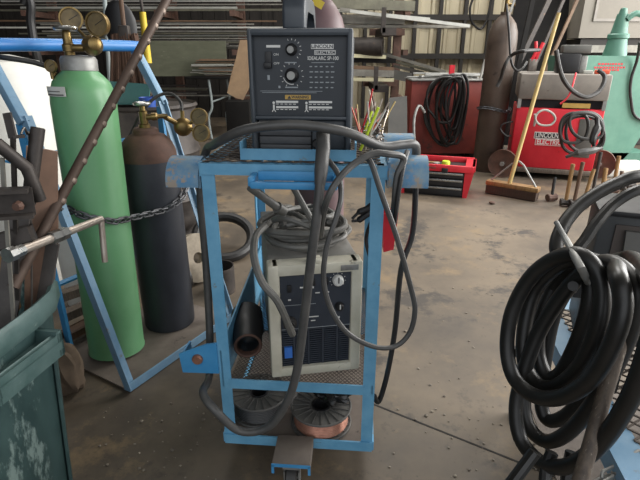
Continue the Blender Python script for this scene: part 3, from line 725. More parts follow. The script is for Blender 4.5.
m = MB(); m.lathe([(0,-.025),(.03,-.025),(.036,-.012),(.036,.004),(.026,.018),(.012,.024),(0,.024)],db_,(.2,-.97,.1),22); m.tube([dtop+V((.07,.01,.044)),db_],.01,10); m.tube([db_,D(198,119,dd-.05)+V((0,.02,0))],.007,8); m.tube([db_,D(200,133,dd-.05)+V((0,.02,0))],.007,8); m.tube([db_,D(182,111,dd-.02)],.008,8); m.build('regulator','brass',dt)
gauge(dt,D(199,117,dd-.08),(-.12,-.97,.15),.0335); gauge(dt,D(201,133,dd-.1),(-.15,-.95,.25),.0335)
cab('regulator_hose','rubber',.0065,[D(182,112,dd-.02),D(181,103,dd),D(174,95,dd),D(163,94,dd),D(151,101,dd-.02),D(141,114,dd-.02),D(133,130,dd),D(125,148,dd-.02),D(121,172,dd-.02)],'black rubber hose arching from the brass regulator of the black cylinder','hose')
# ------------------------------------------------------------------ the chain round both cylinders
gl = lambda cen,r,ang,z: V((cen.x+math.cos(R(ang))*r,cen.y+math.sin(R(ang))*r,z))
ch = [q(-.022,.185,.69)]
def arcpts(cen,r,a0,a1,za,zb,n):
    return [gl(cen,r,a0+(a1-a0)*k/n,za+(zb-za)*k/n) for k in range(n+1)]
ch += [q(-.02,.17,.68)]+arcpts(GC+GA*.6,rG+.021,238,318,.645,.583,8)+arcpts(DC,rD+.016,305,352,.57,.60,6)+[q(WL-.02,.165,.66),q(WL+.022,.19,.73)]
one(chain_mb(MB(),crs(ch,4),.032,.021,.0034),'safety_chain','chain_steel','grey steel chain slung around the green and black cylinders','chain')
# ------------------------------------------------------------------ the bin of scrap
BC = V((-.885,.735,0)); rot = R(-8)
def sq(h,z,n=40,e=5.0):
    o = []
    for k in range(n):
        a = 2*math.pi*k/n; ca,sa = math.cos(a),math.sin(a); rr = h/((abs(ca)**e+abs(sa)**e)**(1/e)); x,y = ca*rr,sa*rr
        o.append(V((BC.x+x*math.cos(rot)-y*math.sin(rot),BC.y+x*math.sin(rot)+y*math.cos(rot),z)))
    return o
def rings(m,secs,cap0=True):
    vs = [[m.bm.verts.new(p) for p in s_] for s_ in secs]
    for a,b in zip(vs,vs[1:]):
        for k in range(len(a)): m.bm.faces.new((a[k],a[(k+1)%len(a)],b[(k+1)%len(a)],b[k]))
    if cap0: m.bm.faces.new(vs[0][::-1])
    return m
sb = thing('trash_bin','dark green plastic bin full of scrap steel','bin',BC)
m = rings(MB(),[sq(.235,0),sq(.245,.02),sq(.290,.655),sq(.280,.655),sq(.236,.03),sq(.01,.03)]); m.build('body','bin_green',sb)
m = rings(MB(),[sq(.289,.630),sq(.302,.630),sq(.305,.638),sq(.305,.670),sq(.300,.678),sq(.292,.674),sq(.286,.65),sq(.284,.60)],False); m.build('rim','bin_rim',sb)
m = MB(); a0,a1 = D(57,343,.995)-V((.016,0,0)),D(-6,392,.84)-V((.016,0,0))
up_ = V((0,0,1)); oux = (a1-a0).normalized(); nx_ = V((-oux.y,oux.x,0)); nx_ = nx_ if nx_.x>0 else -nx_
L_ = (a1-a0).length
m.frame(a0,oux,nx_,oux.cross(nx_),(0,-.055,-.006),(L_,.030,.006),.003); m.frame(a0+nx_*.022,oux,nx_,oux.cross(nx_),(0,-.006,-.022),(L_,.006,.022),.003)
m.frame(a0,oux,nx_,oux.cross(nx_),(-.004,-.06,-.02),(.008,.028,.03),.002)
m.build('handle','bin_rim',sb)
for k in (4,9,35):
    p0,p1 = sq(.252,.06)[k],sq(.287,.58)[k]; m = MB(); m.beam(p0,p1,.02,.008,up=(p0-BC).normalized(),bev=.002); m.build('rib','bin_green',sb)
# scrap standing in the bin
one(MB().slab([P(26,146,.96),P(57,152,.975),P(58,240,.965),P(50,330,.945),P(24,335,.91)],.008),'steel_plate','scrap_plate','rusty brown steel plate standing in the green bin beneath the notched bar','scrap')
one(MB().beam(P(19,214,.89),P(3,345,.86),.040,.008,up=(0.2,-1,0)),'flat_bar','steel_flat','grey flat steel bar sloping into the bin under the bolted rod end','scrap')
one(MB().beam(P(53,243,.95),P(40,320,.92),.026,.007,up=(0,-1,0)),'flat_bar','steel_flat','grey flat steel bar at the bin rim right of the brown plate','scrap')
m = MB(); a_,b_ = P(38,128,.90),P(33,168,.88); m.tube([a_,b_+(b_-a_)*.9],.0125,14); m.lathe([(.0085,0),(.0125,.001)],a_,(a_-b_),14)
one(m,'pipe_stub','dark_steel','dark round steel stub standing upright behind the brown plate in the bin','scrap')
one(MB().tube([P(-4,143,.84),P(27,168,.86),P(40,200,.87)],.0115,12),'steel_rod','dark_steel','dark round rod lying across the bin scrap towards the upright stub','scrap')
m = MB(); a_,b_ = P(-8,203,.80),P(34,201,.825); x_,y_ = basis(b_-a_)
m.beam(a_,b_,.050,.006,up=(0,-1,0)); m.beam(a_+V((0,-.008,.023)),b_+V((0,-.008,.023)),.03,.006); m.beam(a_+V((0,-.008,-.023)),b_+V((0,-.008,-.023)),.03,.006)
cs = thing('steel_channel','dark steel channel offcut with a bolt on the near side of the bin','scrap',a_); m.build('web','dark_steel',cs)
MB().lathe([(0,-.012),(.007,-.011),(.009,-.004),(.009,0)],P(22,204,.815)+V((0,-.008,0)),(0,1,0),8).build('bolt','rust',cs)
one(MB().beam(P(-4,243,.86),P(31,233,.875),.029,.029,up=(0,-1,.2),bev=.003),'square_bar','dark_steel','dark square bar lying across the bin below the channel','scrap')
m = MB(); m.beam(P(7,113,.87),P(13,138,.86),.014,.005,up=(0,-1,0)); m.beam(P(13,137,.86),P(25,136,.87),.011,.005); m.beam(P(13,138,.86),P(18,300,.86),.008,.005,up=(0,-1,0))
one(m,'angle_bracket','dark_steel','thin L shaped steel bracket sticking up at the back of the bin','scrap')
one(MB().tube([P(21,134,.87),P(24,128,.88),P(27,134,.89),P(30,152,.905),P(32,310,.89)],.002,6,sm=4),'bent_wire','steel','thin bent wire beside the L bracket above the bin','scrap')
one(MB().beam(P(2,158,.84),P(14,325,.84),.007,.004,up=(0,-1,0)),'steel_strip','bar_grey','pale narrow steel strip leaning behind the channel in the bin','scrap')
for px_,c_ in ((14,'straw'),):
    one(MB().frame(P(1,262,.885),V((.95,.3,0)),V((-.3,.95,0)),(0,0,1),(-.03,-.01,-.11),(.012,.01,.014)),'wood_offcut','wood','pale wood offcut wedged in the bin scrap','scrap')
# notched bar
A_,B_ = P(32,252,.90),P(174,-14,1.42); A_ = A_-(B_-A_)*.10
nb = thing('notched_bar','long brown steel bar with weld beads leaning out of the bin','bar',A_)
x_,y_ = basis(B_-A_,(0,-1,0)); MB().tube([A_,B_],.0108,12).build('bar','notched_bar',nb)
dirn = (B_-A_).normalized(); Ln = (B_-A_).length
for k in range(13):
    t_ = .20+k*(Ln-.24)/12; MB().lathe([(.009,-.006),(.0103,-.003),(.0103,.003),(.009,.006)],A_+dirn*t_+x_*(-.0028)+y_*(-.001),dirn,12).build('weld_bead','bead',nb)
# chrome T rod
p0,p1 = P(14,253,.82),P(101,219,1.06)
tr = thing('tee_rod','bright steel rod with a welded tee end jutting out of the bin','rod',p0)
MB().tube([p0,p1],[.0095,.0080],14).build('shaft','rod_steel',tr)
dT = (p1-p0).normalized()
for f_ in (.42,.50): MB().lathe([(.008,-.014),(.0135,-.012),(.0135,.012),(.008,.014)],p0+(p1-p0)*f_,dT,6).build('coupling','chrome',tr)
MB().lathe([(0,-.016),(.0145,-.016),(.0145,0),(.0115,.002),(.0115,.02)],p0,dT,8).build('end_nut','chrome',tr)
MB().tube([p1,P(105,262,1.04)],.0068,12).build('tee_end','rod_steel',tr)
# ------------------------------------------------------------------ clutter behind the hand cart
wd = V((-1.60,2.42,0)); m = MB(); m.lathe([(0,0),(.27,0),(.28,.02),(.30,.5),(.30,.97),(.285,1.04),(.24,1.10),(.12,1.13),(0,1.13)],wd,(0,0,1),36)
one(m,'plastic_drum','white_plastic','tall white plastic drum behind the left rail of the hand cart','drum')
jg = V((-1.13,2.1,0)); m = MB(); m.lathe([(0,0),(.10,0),(.105,.01),(.105,.40),(.09,.45),(.04,.475),(.04,.5),(0,.5)],jg,(0,0,1),26)
one(m,'plastic_jug','white_plastic','dirty white plastic jug low behind the hand cart rails','jug')
for k,(pa,pb,nm,mt) in enumerate((((62,296),(98,284),'grey weathered','wood_grey'),((64,316),(100,300),'pale splintered','wood_grey'),((66,336),(100,318),'dark','wood_dark'))):
    a_,b_ = G(*pa,.06+.045*(2-k)),G(*pb,.06+.045*(2-k)); one(MB().beam(a_,b_+(b_-a_)*.0,.05,.03,bev=.004),'wood_scrap',mt,'%s wood offcut behind the left cart rail'%nm,'wood','wood offcuts behind the hand cart')
bx_ = G(74,352,.0); m = MB(); g_ = bmesh.ops.create_icosphere(m.bm,subdivisions=3,radius=1)
for v in g_['verts']:
    k = 1+.12*math.sin(v.co.x*5+v.co.z*4)+.1*math.sin(v.co.y*9); v.co = V((-.900+v.co.x*.046*k,1.425+v.co.y*.055*k,max(0,.09+v.co.z*.11*k)))
one(m,'cloth_sack','sack','crumpled brown sack on the floor between the bin and the cart base','sack')
brl = V((-1.02,2.95,0)); m = MB(); m.lathe([(0,0),(.27,0),(.28,.015),(.27,.03),(.27,.28),(.28,.30),(.27,.32),(.27,.56),(.28,.58),(.27,.60),(.27,.83),(.285,.845),(.275,.86),(.26,.845),(0,.845)],brl,(0,0,1),36)
one(m,'oil_drum','dark_steel','dark steel drum behind the green cylinder','drum')
# dust pan and broom on the drum
bt = brl+V((-.10,-.02,.86))
m = MB(); m.prism([(-.13,0),(.12,0),(.14,.11),(-.15,.13)],bt+V((.02,-.10,0)),(1,0,0),(0,.2,1),-.012); m.prism([(-.13,0),(.12,0),(.12,.16),(-.13,.16)],bt+V((.02,-.10,.0)),(1,0,0),(0,1,0),.008)
one(m,'dust_pan','teal','teal plastic dust pan standing on the dark drum under the broom','dustpan')
br_ = thing('corn_broom','worn brown broom with wooden handle standing on the dark drum','broom',bt+V((0,.03,.02)))
m = MB(); rg = random.Random(4)
for k in range(120):
    u = rg.uniform(-1,1); v_ = rg.uniform(-1,1); a_ = bt+V((u*.11,.035+v_*.035,.02+rg.uniform(0,.03))); b_ = bt+V((u*.065+.01,.035+v_*.02,.36+rg.uniform(-.02,.02))); m.tube([a_,b_],.008,5)
o = m.build('bristles','straw',br_); o['kind'] = 'stuff'
m = MB(); m.beam(bt+V((.01,.035,.34)),bt+V((.012,.035,.42)),.06,.05,bev=.01); m.build('collar','dark_steel',br_)
m = MB(); m.tube([bt+V((.012,.035,.40)),bt+V((.02,.08,1.3))],.0125,10); m.build('handle','wood_dark',br_)
sh0 = P(124,25,2.62); sv = thing('shovel','black round point shovel standing blade up behind the broom','shovel',V((sh0.x+.06,3.28,0)))
m = MB(); prof = []
bm_ = m.bm; g_ = bmesh.ops.create_uvsphere(bm_,u_segments=20,v_segments=10,radius=1)
for v in g_['verts']: v.co = V((P(121,27,3.25).x+v.co.x*.10,3.25-abs(v.co.y)*.0+v.co.y*.018-.03*(1-v.co.x**2),P(121,27,3.25).z+v.co.z*.15))
m.build('blade','black',sv); MB().tube([P(121,27,3.25)+V((0,.02,-.12)),V((sh0.x+.02,3.3,0.01))],.016,10).build('handle','wood_dark',sv)
one(MB().tube([G(96,150,0)*0+V((P(102,120,3.35).x,3.35,0)),P(104,-10,3.35)],.013,10),'steel_tube','sky_paint','pale blue tube standing upright left of the wooden broom handle','tube')
yb = thing('yellow_pole','pole with a bright yellow sleeve leaning behind the notched bar','pole',V((P(151,62,3.4).x+.03,3.45,0)))
MB().tube([P(139,-12,3.42),P(143,14,3.42)],.010,10).build('tip','dark_steel',yb); MB().tube([P(142.5,12,3.42),P(148,63,3.42)],[.02,.026],12).build('sleeve','yellow',yb); MB().tube([P(148,62,3.42),V((P(150,62,3.42).x+.02,3.46,.01))],.012,10).build('shaft','dark_steel',yb)
one(MB().lathe([(0,0),(.04,0),(.046,.06),(.042,.06),(.037,.01),(0,.01)],brl+V((.06,-.18,.8465)),(0,0,1),20),'plastic_tub','blue_plastic','small blue plastic tub on the dark drum beside the dust pan','tub')
one(MB().tube([P(24,4,2.8),P(28,-3,2.8),P(31,6,2.8),P(31,24,2.8),P(38,60,2.8),P(52,105,2.95),V((P(60,200,3.0).x,3.0,.012))],.022,10,sm=4),'black_pipe','rubber_dark','black hooked pipe standing behind the white drum','pipe')
sg = thing('small_gauge','small brass gauge on a black hose left of the green cylinder','gauge',D(51,78,1.55))
gauge(sg,D(50.5,66,1.55),(-.1,-.98,.1),.0195,'gauge_case'); m = MB(); m.tube([D(51,70,1.57),D(53,79,1.58)],.006,8); m.tube([D(53,76,1.58),D(56,72,1.585)],.005,8); m.build('fitting','brass',sg)
m = MB(); m.tube([D(-8,56,1.54),D(14,59,1.54),D(32,62,1.56),D(46,66,1.58)],.0085,10,sm=4); m.tube([D(53,79,1.58),D(62,83,1.6),D(72,88,1.62)],.004,8,sm=3); m.build('hose','rubber',sg)
# bits between the two carts
gw = V((-.62,2.33,0)); 
m = MB(); w0 = G(192,300,0); m.lathe([(.03,-.02),(.13,-.02),(.13,.02),(.03,.02),(.03,-.02)],V((w0.x-.02,w0.y+.22,.131)),(.75,-.6,.25),30)
one(m,'grinding_wheel','grind_cream','cream coloured abrasive wheel leaning on the floor beside the black cylinder','wheel')
t0 = G(217,300,0); m = MB(); m.lathe([(0,0),(.075,0),(.075,.14),(.07,.14),(.068,.02),(0,.02)],V((t0.x-.0,t0.y+.1,0)),(0,0,1),24)
one(m,'steel_can','dark_steel','open grey steel can on the floor behind the cart post','can')
r0 = G(226,262,0); m = MB(); m.torus(V((r0.x-.03,r0.y+.14,.105)),(.15,-.45,.88),.165,.03,30,10)
one(m,'rubber_tyre','rubber_dark','dark rubber ring tilted on the floor behind the steel can','ring')
# ------------------------------------------------------------------ second cart at the right edge, with the big cable coil
RC0 = V((.50,.42,0)); RA = R(-9)
RM = Matrix.Translation(RC0) @ Matrix.Rotation(RA,4,'Z'); rc = lambda u,v,w: RM @ V((u,v,w))
DK = .45
rcart = thing('service_cart','blue steel cart with an expanded metal top under the black cable coil','cart',RC0+V((.3,.3,0)))
m = MB(RM)
m.box((.35,.04,DK),(.70,.08,.006)); m.box((.35,.86,DK),(.70,.08,.006)); m.box((.03,.45,DK),(.06,.75,.006)); m.box((.67,.45,DK),(.06,.75,.006))
m.build('deck_border','rack_blue',rcart)
m = MB(RM); m.box((.35,.001,DK-.022),(.70,.004,.04)); m.box((.35,.899,DK-.022),(.70,.004,.04)); m.box((.002,.45,DK-.022),(.004,.9,.04)); m.box((.698,.45,DK-.022),(.004,.9,.04)); m.build('deck_rail','rack_blue',rcart)
m = MB(RM); emesh(m,(.055,.075,DK+.004),(1,0,0),(0,1,0),.60,.75,.040,.0165,.0036); m.build('expanded_metal_deck','deck_steel',rcart)
for u in (.02,.68):
    for v in (.02,.88):
        m = MB(RM); m.box((u,v,DK/2),(.035,.035,DK-.008)); m.build('leg','rack_blue',rcart)
m = MB(RM); m.box((.35,.45,.14),(.66,.84,.006)); m.build('lower_shelf','deck_plate',rcart)
hk = thing('hook_post','x','x',(0,0,0)); bpy.data.objects.remove(hk)
h0,h1,h2 = D(556,222,.80),D(566,240,.77),D(581,268,.705)
m = MB(); x1_ = rc(.06,.46,DK+.003); h3 = D(573,290,.99); h4 = D(573,286,.76); up1 = V((h3.x,h3.y,h3.z))
m.beam(x1_,V((x1_.x,x1_.y,up1.z)),.03,.03); m.beam(V((x1_.x,x1_.y,up1.z)),up1,.012,.028); m.tube([up1,h4],.008,10); m.build('coil_bracket','rubber_dark',rcart)
m = MB(); m.tube([h0,h1,h2,D(588,282,.745)],[.004,.0052,.006,.0055],10,sm=3); m.build('coil_hook','galv',rcart)
# the coil: one cable in several hanging turns
L3 = [(577,268,.85),(556,284,.83),(541,318,.82),(538,352,.82),(547,376,.82),(560,374,.82),(576,345,.81),(588,310,.80),(590,282,.80)]
L2 = [(580,262,.80),(560,265,.79),(535,290,.785),(524,330,.78),(525,365,.78),(540,386,.78),(562,384,.775),(585,358,.77),(600,318,.765),(600,280,.765)]
L1 = [(582,256,.75),(556,258,.745),(530,278,.74),(512,312,.735),(507,348,.735),(514,378,.735),(535,396,.735),(562,397,.73),(592,378,.73),(614,340,.73),(623,305,.735),(618,276,.745)]
L5 = [(597,262,.80),(570,268,.82),(546,300,.83),(532,345,.83),(524,395,.825),(528,425,.82),(545,441,.82),(566,434,.815),(592,405,.81),(618,360,.80),(634,315,.79),(636,285,.79)]
L6 = [(612,264,.84),(580,275,.86),(556,310,.87),(545,360,.87),(541,400,.86),(548,420,.86),(568,414,.86),(596,380,.85),(612,330,.84),(614,295,.84)]
L4 = [(608,262,.80),(575,280,.79),(540,330,.78),(520,385,.77),(516,415,.765),(522,442,.765),(542,463,.765),(568,466,.76),(598,446,.755),(628,402,.75),(648,350,.75),(655,310,.76),(650,280,.78)]
cp = [D(740,186,1.08),D(690,173,1.0),D(640,176,.95),D(618,183,.94),D(596,194,.93),D(575,210,.92),D(561,230,.90),D(557,252,.88)]
coil = thing('cable_coil','heavy black welding cable hung in a fat coil at the right edge','cable',D(560,460,.78))
m = MB(); m.tube(cp+[D(x[0],x[1],x[2]+(572-x[0])*.0019) for x in L3+L2+L1+L6+L5+L4]+[D(632,258,.82),D(610,262,.86)],.0128,12,sm=6); m.build('turns','hose_black',coil)
m = MB(); m.tube([D(730,196,1.05),D(690,183,.96),D(642,189,.90),D(615,203,.90),D(597,222,.89),D(585,240,.885),D(573,256,.88),D(566,278,.90)],.0105,10,sm=6); m.build('tail','hose_black',coil)
for pts in ([(535,452,.80),(523,468,.80),(508,488,.79)],[(552,452,.81),(546,470,.81),(545,490,.80)],[(572,452,.81),(568,472,.81),(566,492,.81)]):
    m = MB(); m.tube([D(*x) for x in pts],.0105,10,sm=5); m.build('hanging_strand','hose_black',coil)
m = MB(); m.tube([D(504,345,.93),D(516,352,.94),D(530,356,.95)],[.008,.010,.010],10); m.build('cable_lug','rubber_dark',coil)
for sx in ((545,338,.84),(556,342,.86)): pass
# wooden handle through the coil
one(MB().tube([D(622,338,.69),D(603,400,.70),D(576,496,.70)],[.0095,.0105,.0112],14),'wooden_stick','wood_grey','weathered grey wooden stick leaning in front of the black cable coil','handle')
# engine box standing on the cart
ko = D(601,214,1.12); ub = V((.93,-.36,0)).normalized(); vb = V((.36,.93,0)).normalized()
GB = thing('portable_welder','dark grey metal box with a sloping front behind the black cable coil','welder',(ko.x+.2,ko.y,DK+.009))
gb0 = V((ko.x,ko.y,DK+.012)); hB = ko.z-gb0.z
m = MB(); m.prism([(0,0),(.30,0),(.30,hB),(.06,hB),(0,hB-.10)],gb0,vb,(0,0,1),-.42) if False else m.frame(gb0,ub,vb,(0,0,1),(0,0,0),(.42,.15,hB),.006)
m.build('body','case_grey' if False else 'sheet_dark',GB)
m = MB(); m.slab([gb0+ub*.035+V((0,0,.03))-vb*.002,gb0+ub*.40+V((0,0,.03))-vb*.002,gb0+ub*.40+V((0,0,hB-.02))-vb*.002,gb0+ub*.035+V((0,0,hB-.02))-vb*.002],.004,-vb); m.build('front_panel','panel_brown',GB)
m = MB(); m.slab([gb0+ub*.075+V((0,0,.05))-vb*.006,gb0+ub*.39+V((0,0,.05))-vb*.006,gb0+ub*.39+V((0,0,hB-.03))-vb*.006,gb0+ub*.055+V((0,0,hB-.03))-vb*.006],.012,-vb); m.build('door','sheet_grey',GB)
m = MB(); m.frame(gb0,ub,vb,(0,0,1),(-.008,-.012,hB),(.43,.16,hB+.014),.005); m.build('lid','black',GB)
m = MB()
for k in range(2): m.lathe([(0,-.006),(.005,-.006),(.005,0)],gb0+vb*.02+V((0,0,hB-.05-k*.16)),ub,10)
m.build('rivet','rubber_dark',GB)
# short chain across the deck corner
cA,cB = D(594,484,.86),D(650,450,.90)
one(chain_mb(MB(),crs([cA,cA.lerp(cB,.5)-V((0,0,.006)),cB],6),.036,.022,.0032),'deck_chain','galv','bright steel chain lying across the right cart deck corner','chain')
# ------------------------------------------------------------------ toolbox
t0,t1 = G(404,193),G(462,198); tux = (t1-t0).normalized(); tvy = V((-tux.y,tux.x,0)); tw = (t1-t0).length
tb = thing('toolbox','red plastic tool box with three black and silver drawers on the floor','toolbox',(t0+t1)/2+tvy*.15)
fb = lambda m,a,b,bev=0: m.frame(t0,tux,tvy,(0,0,1),a,b,bev)
TH = .27
for nm,u0,u1 in (('end_panel',-.03,0),('end_panel',tw,tw+.035)):
    m = MB(); 
    pr = [(u0,0),(u1,0),(u1+(.045 if u0>0 else 0),TH),(u0-(0 if u0>0 else .045),TH)]
    m.prism(pr,t0+tvy*.30,tux,(0,0,1),.30); m.build(nm,'red_plastic',tb)
m = MB(); fb(m,(0,.02,.0),(tw,.30,.235)); m.build('carcass','black',tb)
for k,(z0,z1) in enumerate(((.015,.085),(.092,.152),(.160,.208))):
    m = MB(); fb(m,(.008,-.004,z0),(tw-.008,.03,z1),.003); d = m.build('drawer','black',tb)
    m = MB(); fb(m,(.012,-.014,z1-.020),(tw-.012,-.003,z1-.004),.002); m.build('drawer_pull','chrome',d)
m = MB()
fb(m,(-.06,-.015,.215),(tw+.065,.006,TH),.004); fb(m,(-.06,.30,.215),(tw+.065,.32,TH+.01),.004); fb(m,(-.075,-.01,.225),(-.05,.315,TH),.004); fb(m,(tw+.05,-.01,.225),(tw+.08,.315,TH),.004); fb(m,(-.04,.0,.212),(tw+.04,.31,.222))
m.build('tray_rim','red_plastic',tb)
m = MB(); fb(m,(tw*.62,-.024,.205),(tw*.72,-.012,.245),.003); m.build('latch','black',tb)
m = MB(); fb(m,(tw*.25,-.019,.235),(tw*.52,-.013,.252),.001); m.build('badge','rust_red',tb)
pp = t0+tux*(tw*.66)+tvy*.12+V((0,0,.2225)); one(MB().lathe([(0,0),(.035,0),(.035,.045),(.03,.055),(0,.055)],pp,(0,0,1),18),'tape_reel','lime','yellow green roll lying in the top tray of the red tool box','tape')
pp = t0+tux*(tw*.50)+tvy*.14+V((0,0,.2225)); one(MB().lathe([(0,0),(.03,0),(.03,.03),(.012,.035),(0,.035)],pp,(0,0,1),16),'metal_puck','galv','grey metal cap beside the yellow green roll in the red tool box','cap')
one(MB().beam(t0+tux*.06+tvy*.2+V((0,0,.234)),t0+tux*.26+tvy*.22+V((0,0,.234)),.03,.02,bev=.004),'wood_block','wood','small brown wood block in the top tray of the red tool box','wood')
# ------------------------------------------------------------------ rust red cabinet with hung cables
ra,rbp = G(407,158),G(477,158); rux = (rbp-ra).normalized(); rvy = V((-rux.y,rux.x,0)); rw = (rbp-ra).length
rh = P(445,81,ra.y).z
rcab = thing('red_cabinet','rust red sheet metal cabinet hung with coiled black cables','cabinet',(ra+rbp)/2+rvy*.2)
m = MB(); m.frame(ra,rux,rvy,(0,0,1),(0,0,.05),(rw,.42,rh),.006); m.build('body','rust_red',rcab)
m = MB(); m.frame(ra,rux,rvy,(0,0,1),(-.01,-.02,rh),(rw+.02,.44,rh+.018),.004); m.build('top','galv',rcab)
for u in (.05,rw-.05): m = MB(); m.frame(ra,rux,rvy,(0,0,1),(u-.03,.03,0),(u+.03,.4,.05)); m.build('skid','dark_steel',rcab)
m = MB(); m.frame(ra,rux,rvy,(0,0,1),(rw+.012,-.01,.0),(rw+.10,.04,rh-.03),.003); m.build('side_strip','hood_spotted',rcab)
m = MB(); hkp = ra+rux*(rw*.50)+V((0,0,rh)); m.beam(hkp+rvy*-.035+V((.0,0,-.16)),hkp+rvy*-.03+V((.01,0,.16)),.05,.018,up=(0,-1,0),bev=.003); m.build('hook_bar','red_plastic',rcab)
m = MB(); m.tube([hkp+rux*.33+V((0,0,.02)),hkp+rux*.36+V((0,0,.22))],.014,8); m.build('upright_pin','bar_pale',rcab)
rg = random.Random(9)
cg = thing('hung_cables','tangle of black welding cables hanging down the front of the rust red cabinet','cable',hkp+V((0,-.1,-.6)))
for k in range(11):
    cx = rw*(.50+rg.uniform(-.08,.13)); w_ = rg.uniform(.10,.26); dp = rg.uniform(.42,.74); y_ = -.066-.012*k
    pts = []
    for j in range(14):
        a = 2*math.pi*j/14; pts.append(ra+rux*(cx+w_*math.sin(a)*(.75+.25*math.cos(a+1)))+rvy*(y_-.01*math.sin(a*2))+V((0,0,rh+.06-dp/2+dp/2*math.cos(a)+rg.uniform(-.015,.015))))
    m = MB(); m.tube(pts,.0135,7,closed=True,sm=4); m.build('loop','hose_black',cg)
m = MB()
for k in range(4):
    pts = [hkp+V((rg.uniform(-.45,.45),rg.uniform(.06,.3),.03+.012*k)) for j in range(6)]; m.tube(pts,.011,6,sm=4)
one(m,'loose_cable','galv','pale loose cable piled on top of the rust red cabinet','cable')
# hand truck wheel and leaning sheet
wp = G(414,160); m = MB(); m.lathe([(.02,-.025),(.10,-.025),(.125,-.02),(.13,0),(.125,.02),(.10,.025),(.02,.025),(.02,-.025)],V((wp.x-.10,wp.y-.20,.131)),(.45,-.9,0),28)
o = one(m,'cart_wheel','rubber','black rubber tyred wheel standing by the lower left of the rust red cabinet','wheel'); MB().lathe([(0,-.027),(.06,-.027),(.07,-.03),(.07,.03),(0,.03)],o.location+V((0,0,.131)),(.45,-.9,0),18).build('hub','steel',o)
one(MB().tube([V((wp.x-.05,wp.y-.42,.012)),V((wp.x-.10,wp.y-.36,.45)),V((wp.x-.05,wp.y-.30,.62)),V((wp.x+.02,wp.y-.28,.55))],.014,8,sm=4),'bent_tube','galv','bent grey tube handle leaning beside the black wheel','tube')
sa,sb_ = P(388,152,4.9),P(413,150,4.9)
one(MB().slab([V((sa.x,4.92,.0)),V((sb_.x-.04,4.92,.0)),V((P(410,96,5.05).x-.03,5.05,P(410,96,5.05).z)),V((P(389,98,5.05).x,5.05,P(389,98,5.05).z))],.012,(0,1,0)),'steel_sheet','sheet_grey','grey steel sheet leaning upright between the cart and the rust red cabinet','sheet')
# ------------------------------------------------------------------ brown cylinder against the wall
bp_ = G(487,173); bcn = bp_+V((.0,.14,0)); bcn += V((.03,.0,0))
bt_ = thing('gas_cylinder','tall brown gas cylinder standing between the red cabinet and the red welder','gas cylinder',bcn)
bh = P(515,18,bcn.y).z
m = MB(); m.lathe([(0,0),(.128,0),(.135,.01),(.135,bh-.20),(.128,bh-.12),(.105,bh-.05),(.07,bh-.005),(.045,bh+.02),(.045,bh+.05),(0,bh+.05)],bcn,(0,0,1),36); m.build('body','brown_cylinder',bt_)
m = MB(); vz = bcn+V((0,0,bh+.05)); m.lathe([(.02,0),(.02,.16),(.012,.17),(0,.17)],vz); m.lathe([(.015,0),(.015,.07),(0,.075)],vz+V((0,0,.06)),(1,-.2,0),12); m.torus(vz+V((0,0,.18)),(0,0,1),.03,.009,16,6); m.build('valve','brass',bt_)
m = MB(); m.beam(vz+V((.03,-.03,0)),vz+V((.09,-.04,.28)),.02,.012); m.build('yoke','galv',bt_)
cz = P(487,110,bcn.y-.13).z; rngc = [bcn+V((math.cos(R(a))*.155,math.sin(R(a))*.155,cz-bcn.z+.02*math.sin(R(a*2)))) for a in range(180,376,15)]
rngc = rngc
one(chain_mb(MB(),rngc,.042,.028,.005),'retaining_chain','chain_steel','pale chain around the middle of the brown cylinder','chain')
cab('slim_hose','rubber_dark',.011,[vz+V((-.02,-.05,.06)),P(509,30,bcn.y-.16),P(511,60,bcn.y-.22),P(516,70,bcn.y-.2),P(522,69,bcn.y-.1),P(527,62,bcn.y)],'slim black hose hanging from the brown cylinder valve','hose')
cab('gas_hose','rubber',.016,[P(497,87,bcn.y-.19),P(501,78,bcn.y-.2),P(505,65,bcn.y-.30),P(512,55,bcn.y-.30),P(524,51,4.4),P(539,50,4.55)],'thick black hose arching from the red welder across the brown cylinder','hose')
# ------------------------------------------------------------------ red arc welder on its undercarriage
wa,wb = G(507,176),G(590,182); wux = (wb-wa).normalized(); wvy = V((-wux.y,wux.x,0)); ww = (wb-wa).length
zb = .10; zt_ = P(516,104,wa.y).z; zh = P(520,73,wa.y+.1).z
aw = thing('arc_welder','bright red arc welder with grey hood and a white brand badge','welder',(wa+wb)/2+wvy*.3)
wf = lambda m,a,b,bev=0: m.frame(wa,wux,wvy,(0,0,1),a,b,bev)
m = MB(); wf(m,(0,0,zb),(ww,.62,zt_-.03),.01); m.build('body','red',aw)
m = MB(); wf(m,(-.02,-.02,.055),(ww+.03,.64,zb),.004); m.build('undercarriage','wood_grey',aw)
m = MB(); wf(m,(.02,.04,zt_-.03),(ww-.02,.58,zt_+.05)); m.build('vent_gap','slot_dark',aw)
m = MB(); m.prism([(0,.03),(0,zh-zt_-.02),(.02,zh-zt_),(.60,zh-zt_),(.62,zh-zt_-.02),(.62,.03)],wa+V((0,0,zt_)),wvy,(0,0,1),-ww) if False else wf(m,(-.005,-.01,zt_+.045),(ww+.005,.63,zh),.015); m.build('hood','hood_grey',aw)
for u in (.0,ww-.03): m = MB(); wf(m,(u,-.004,zt_-.035),(u+.03,.03,zt_+.05)); m.build('hood_post','galv',aw)
m = MB(); wf(m,(ww*.52,-.002,zt_-.02),(ww*.83,.04,zt_+.02)); m.build('tool_tray','label_yellow',aw)
wt = lambda px,py: wa+wux*((px-507)/83*ww)+V((0,0,0))
bu = lambda px: (px-507)/83*ww
bz = lambda py: zb+(167-py)/(167-105)*(zt_-zb)
m = MB(); wf(m,(bu(528),-.004,bz(137.5)),(bu(553),.001,bz(131))); wf(m,(bu(530),-.004,bz(144)),(bu(557),.001,bz(137.5))); bpl = m.build('brand_badge','ink_white',aw)
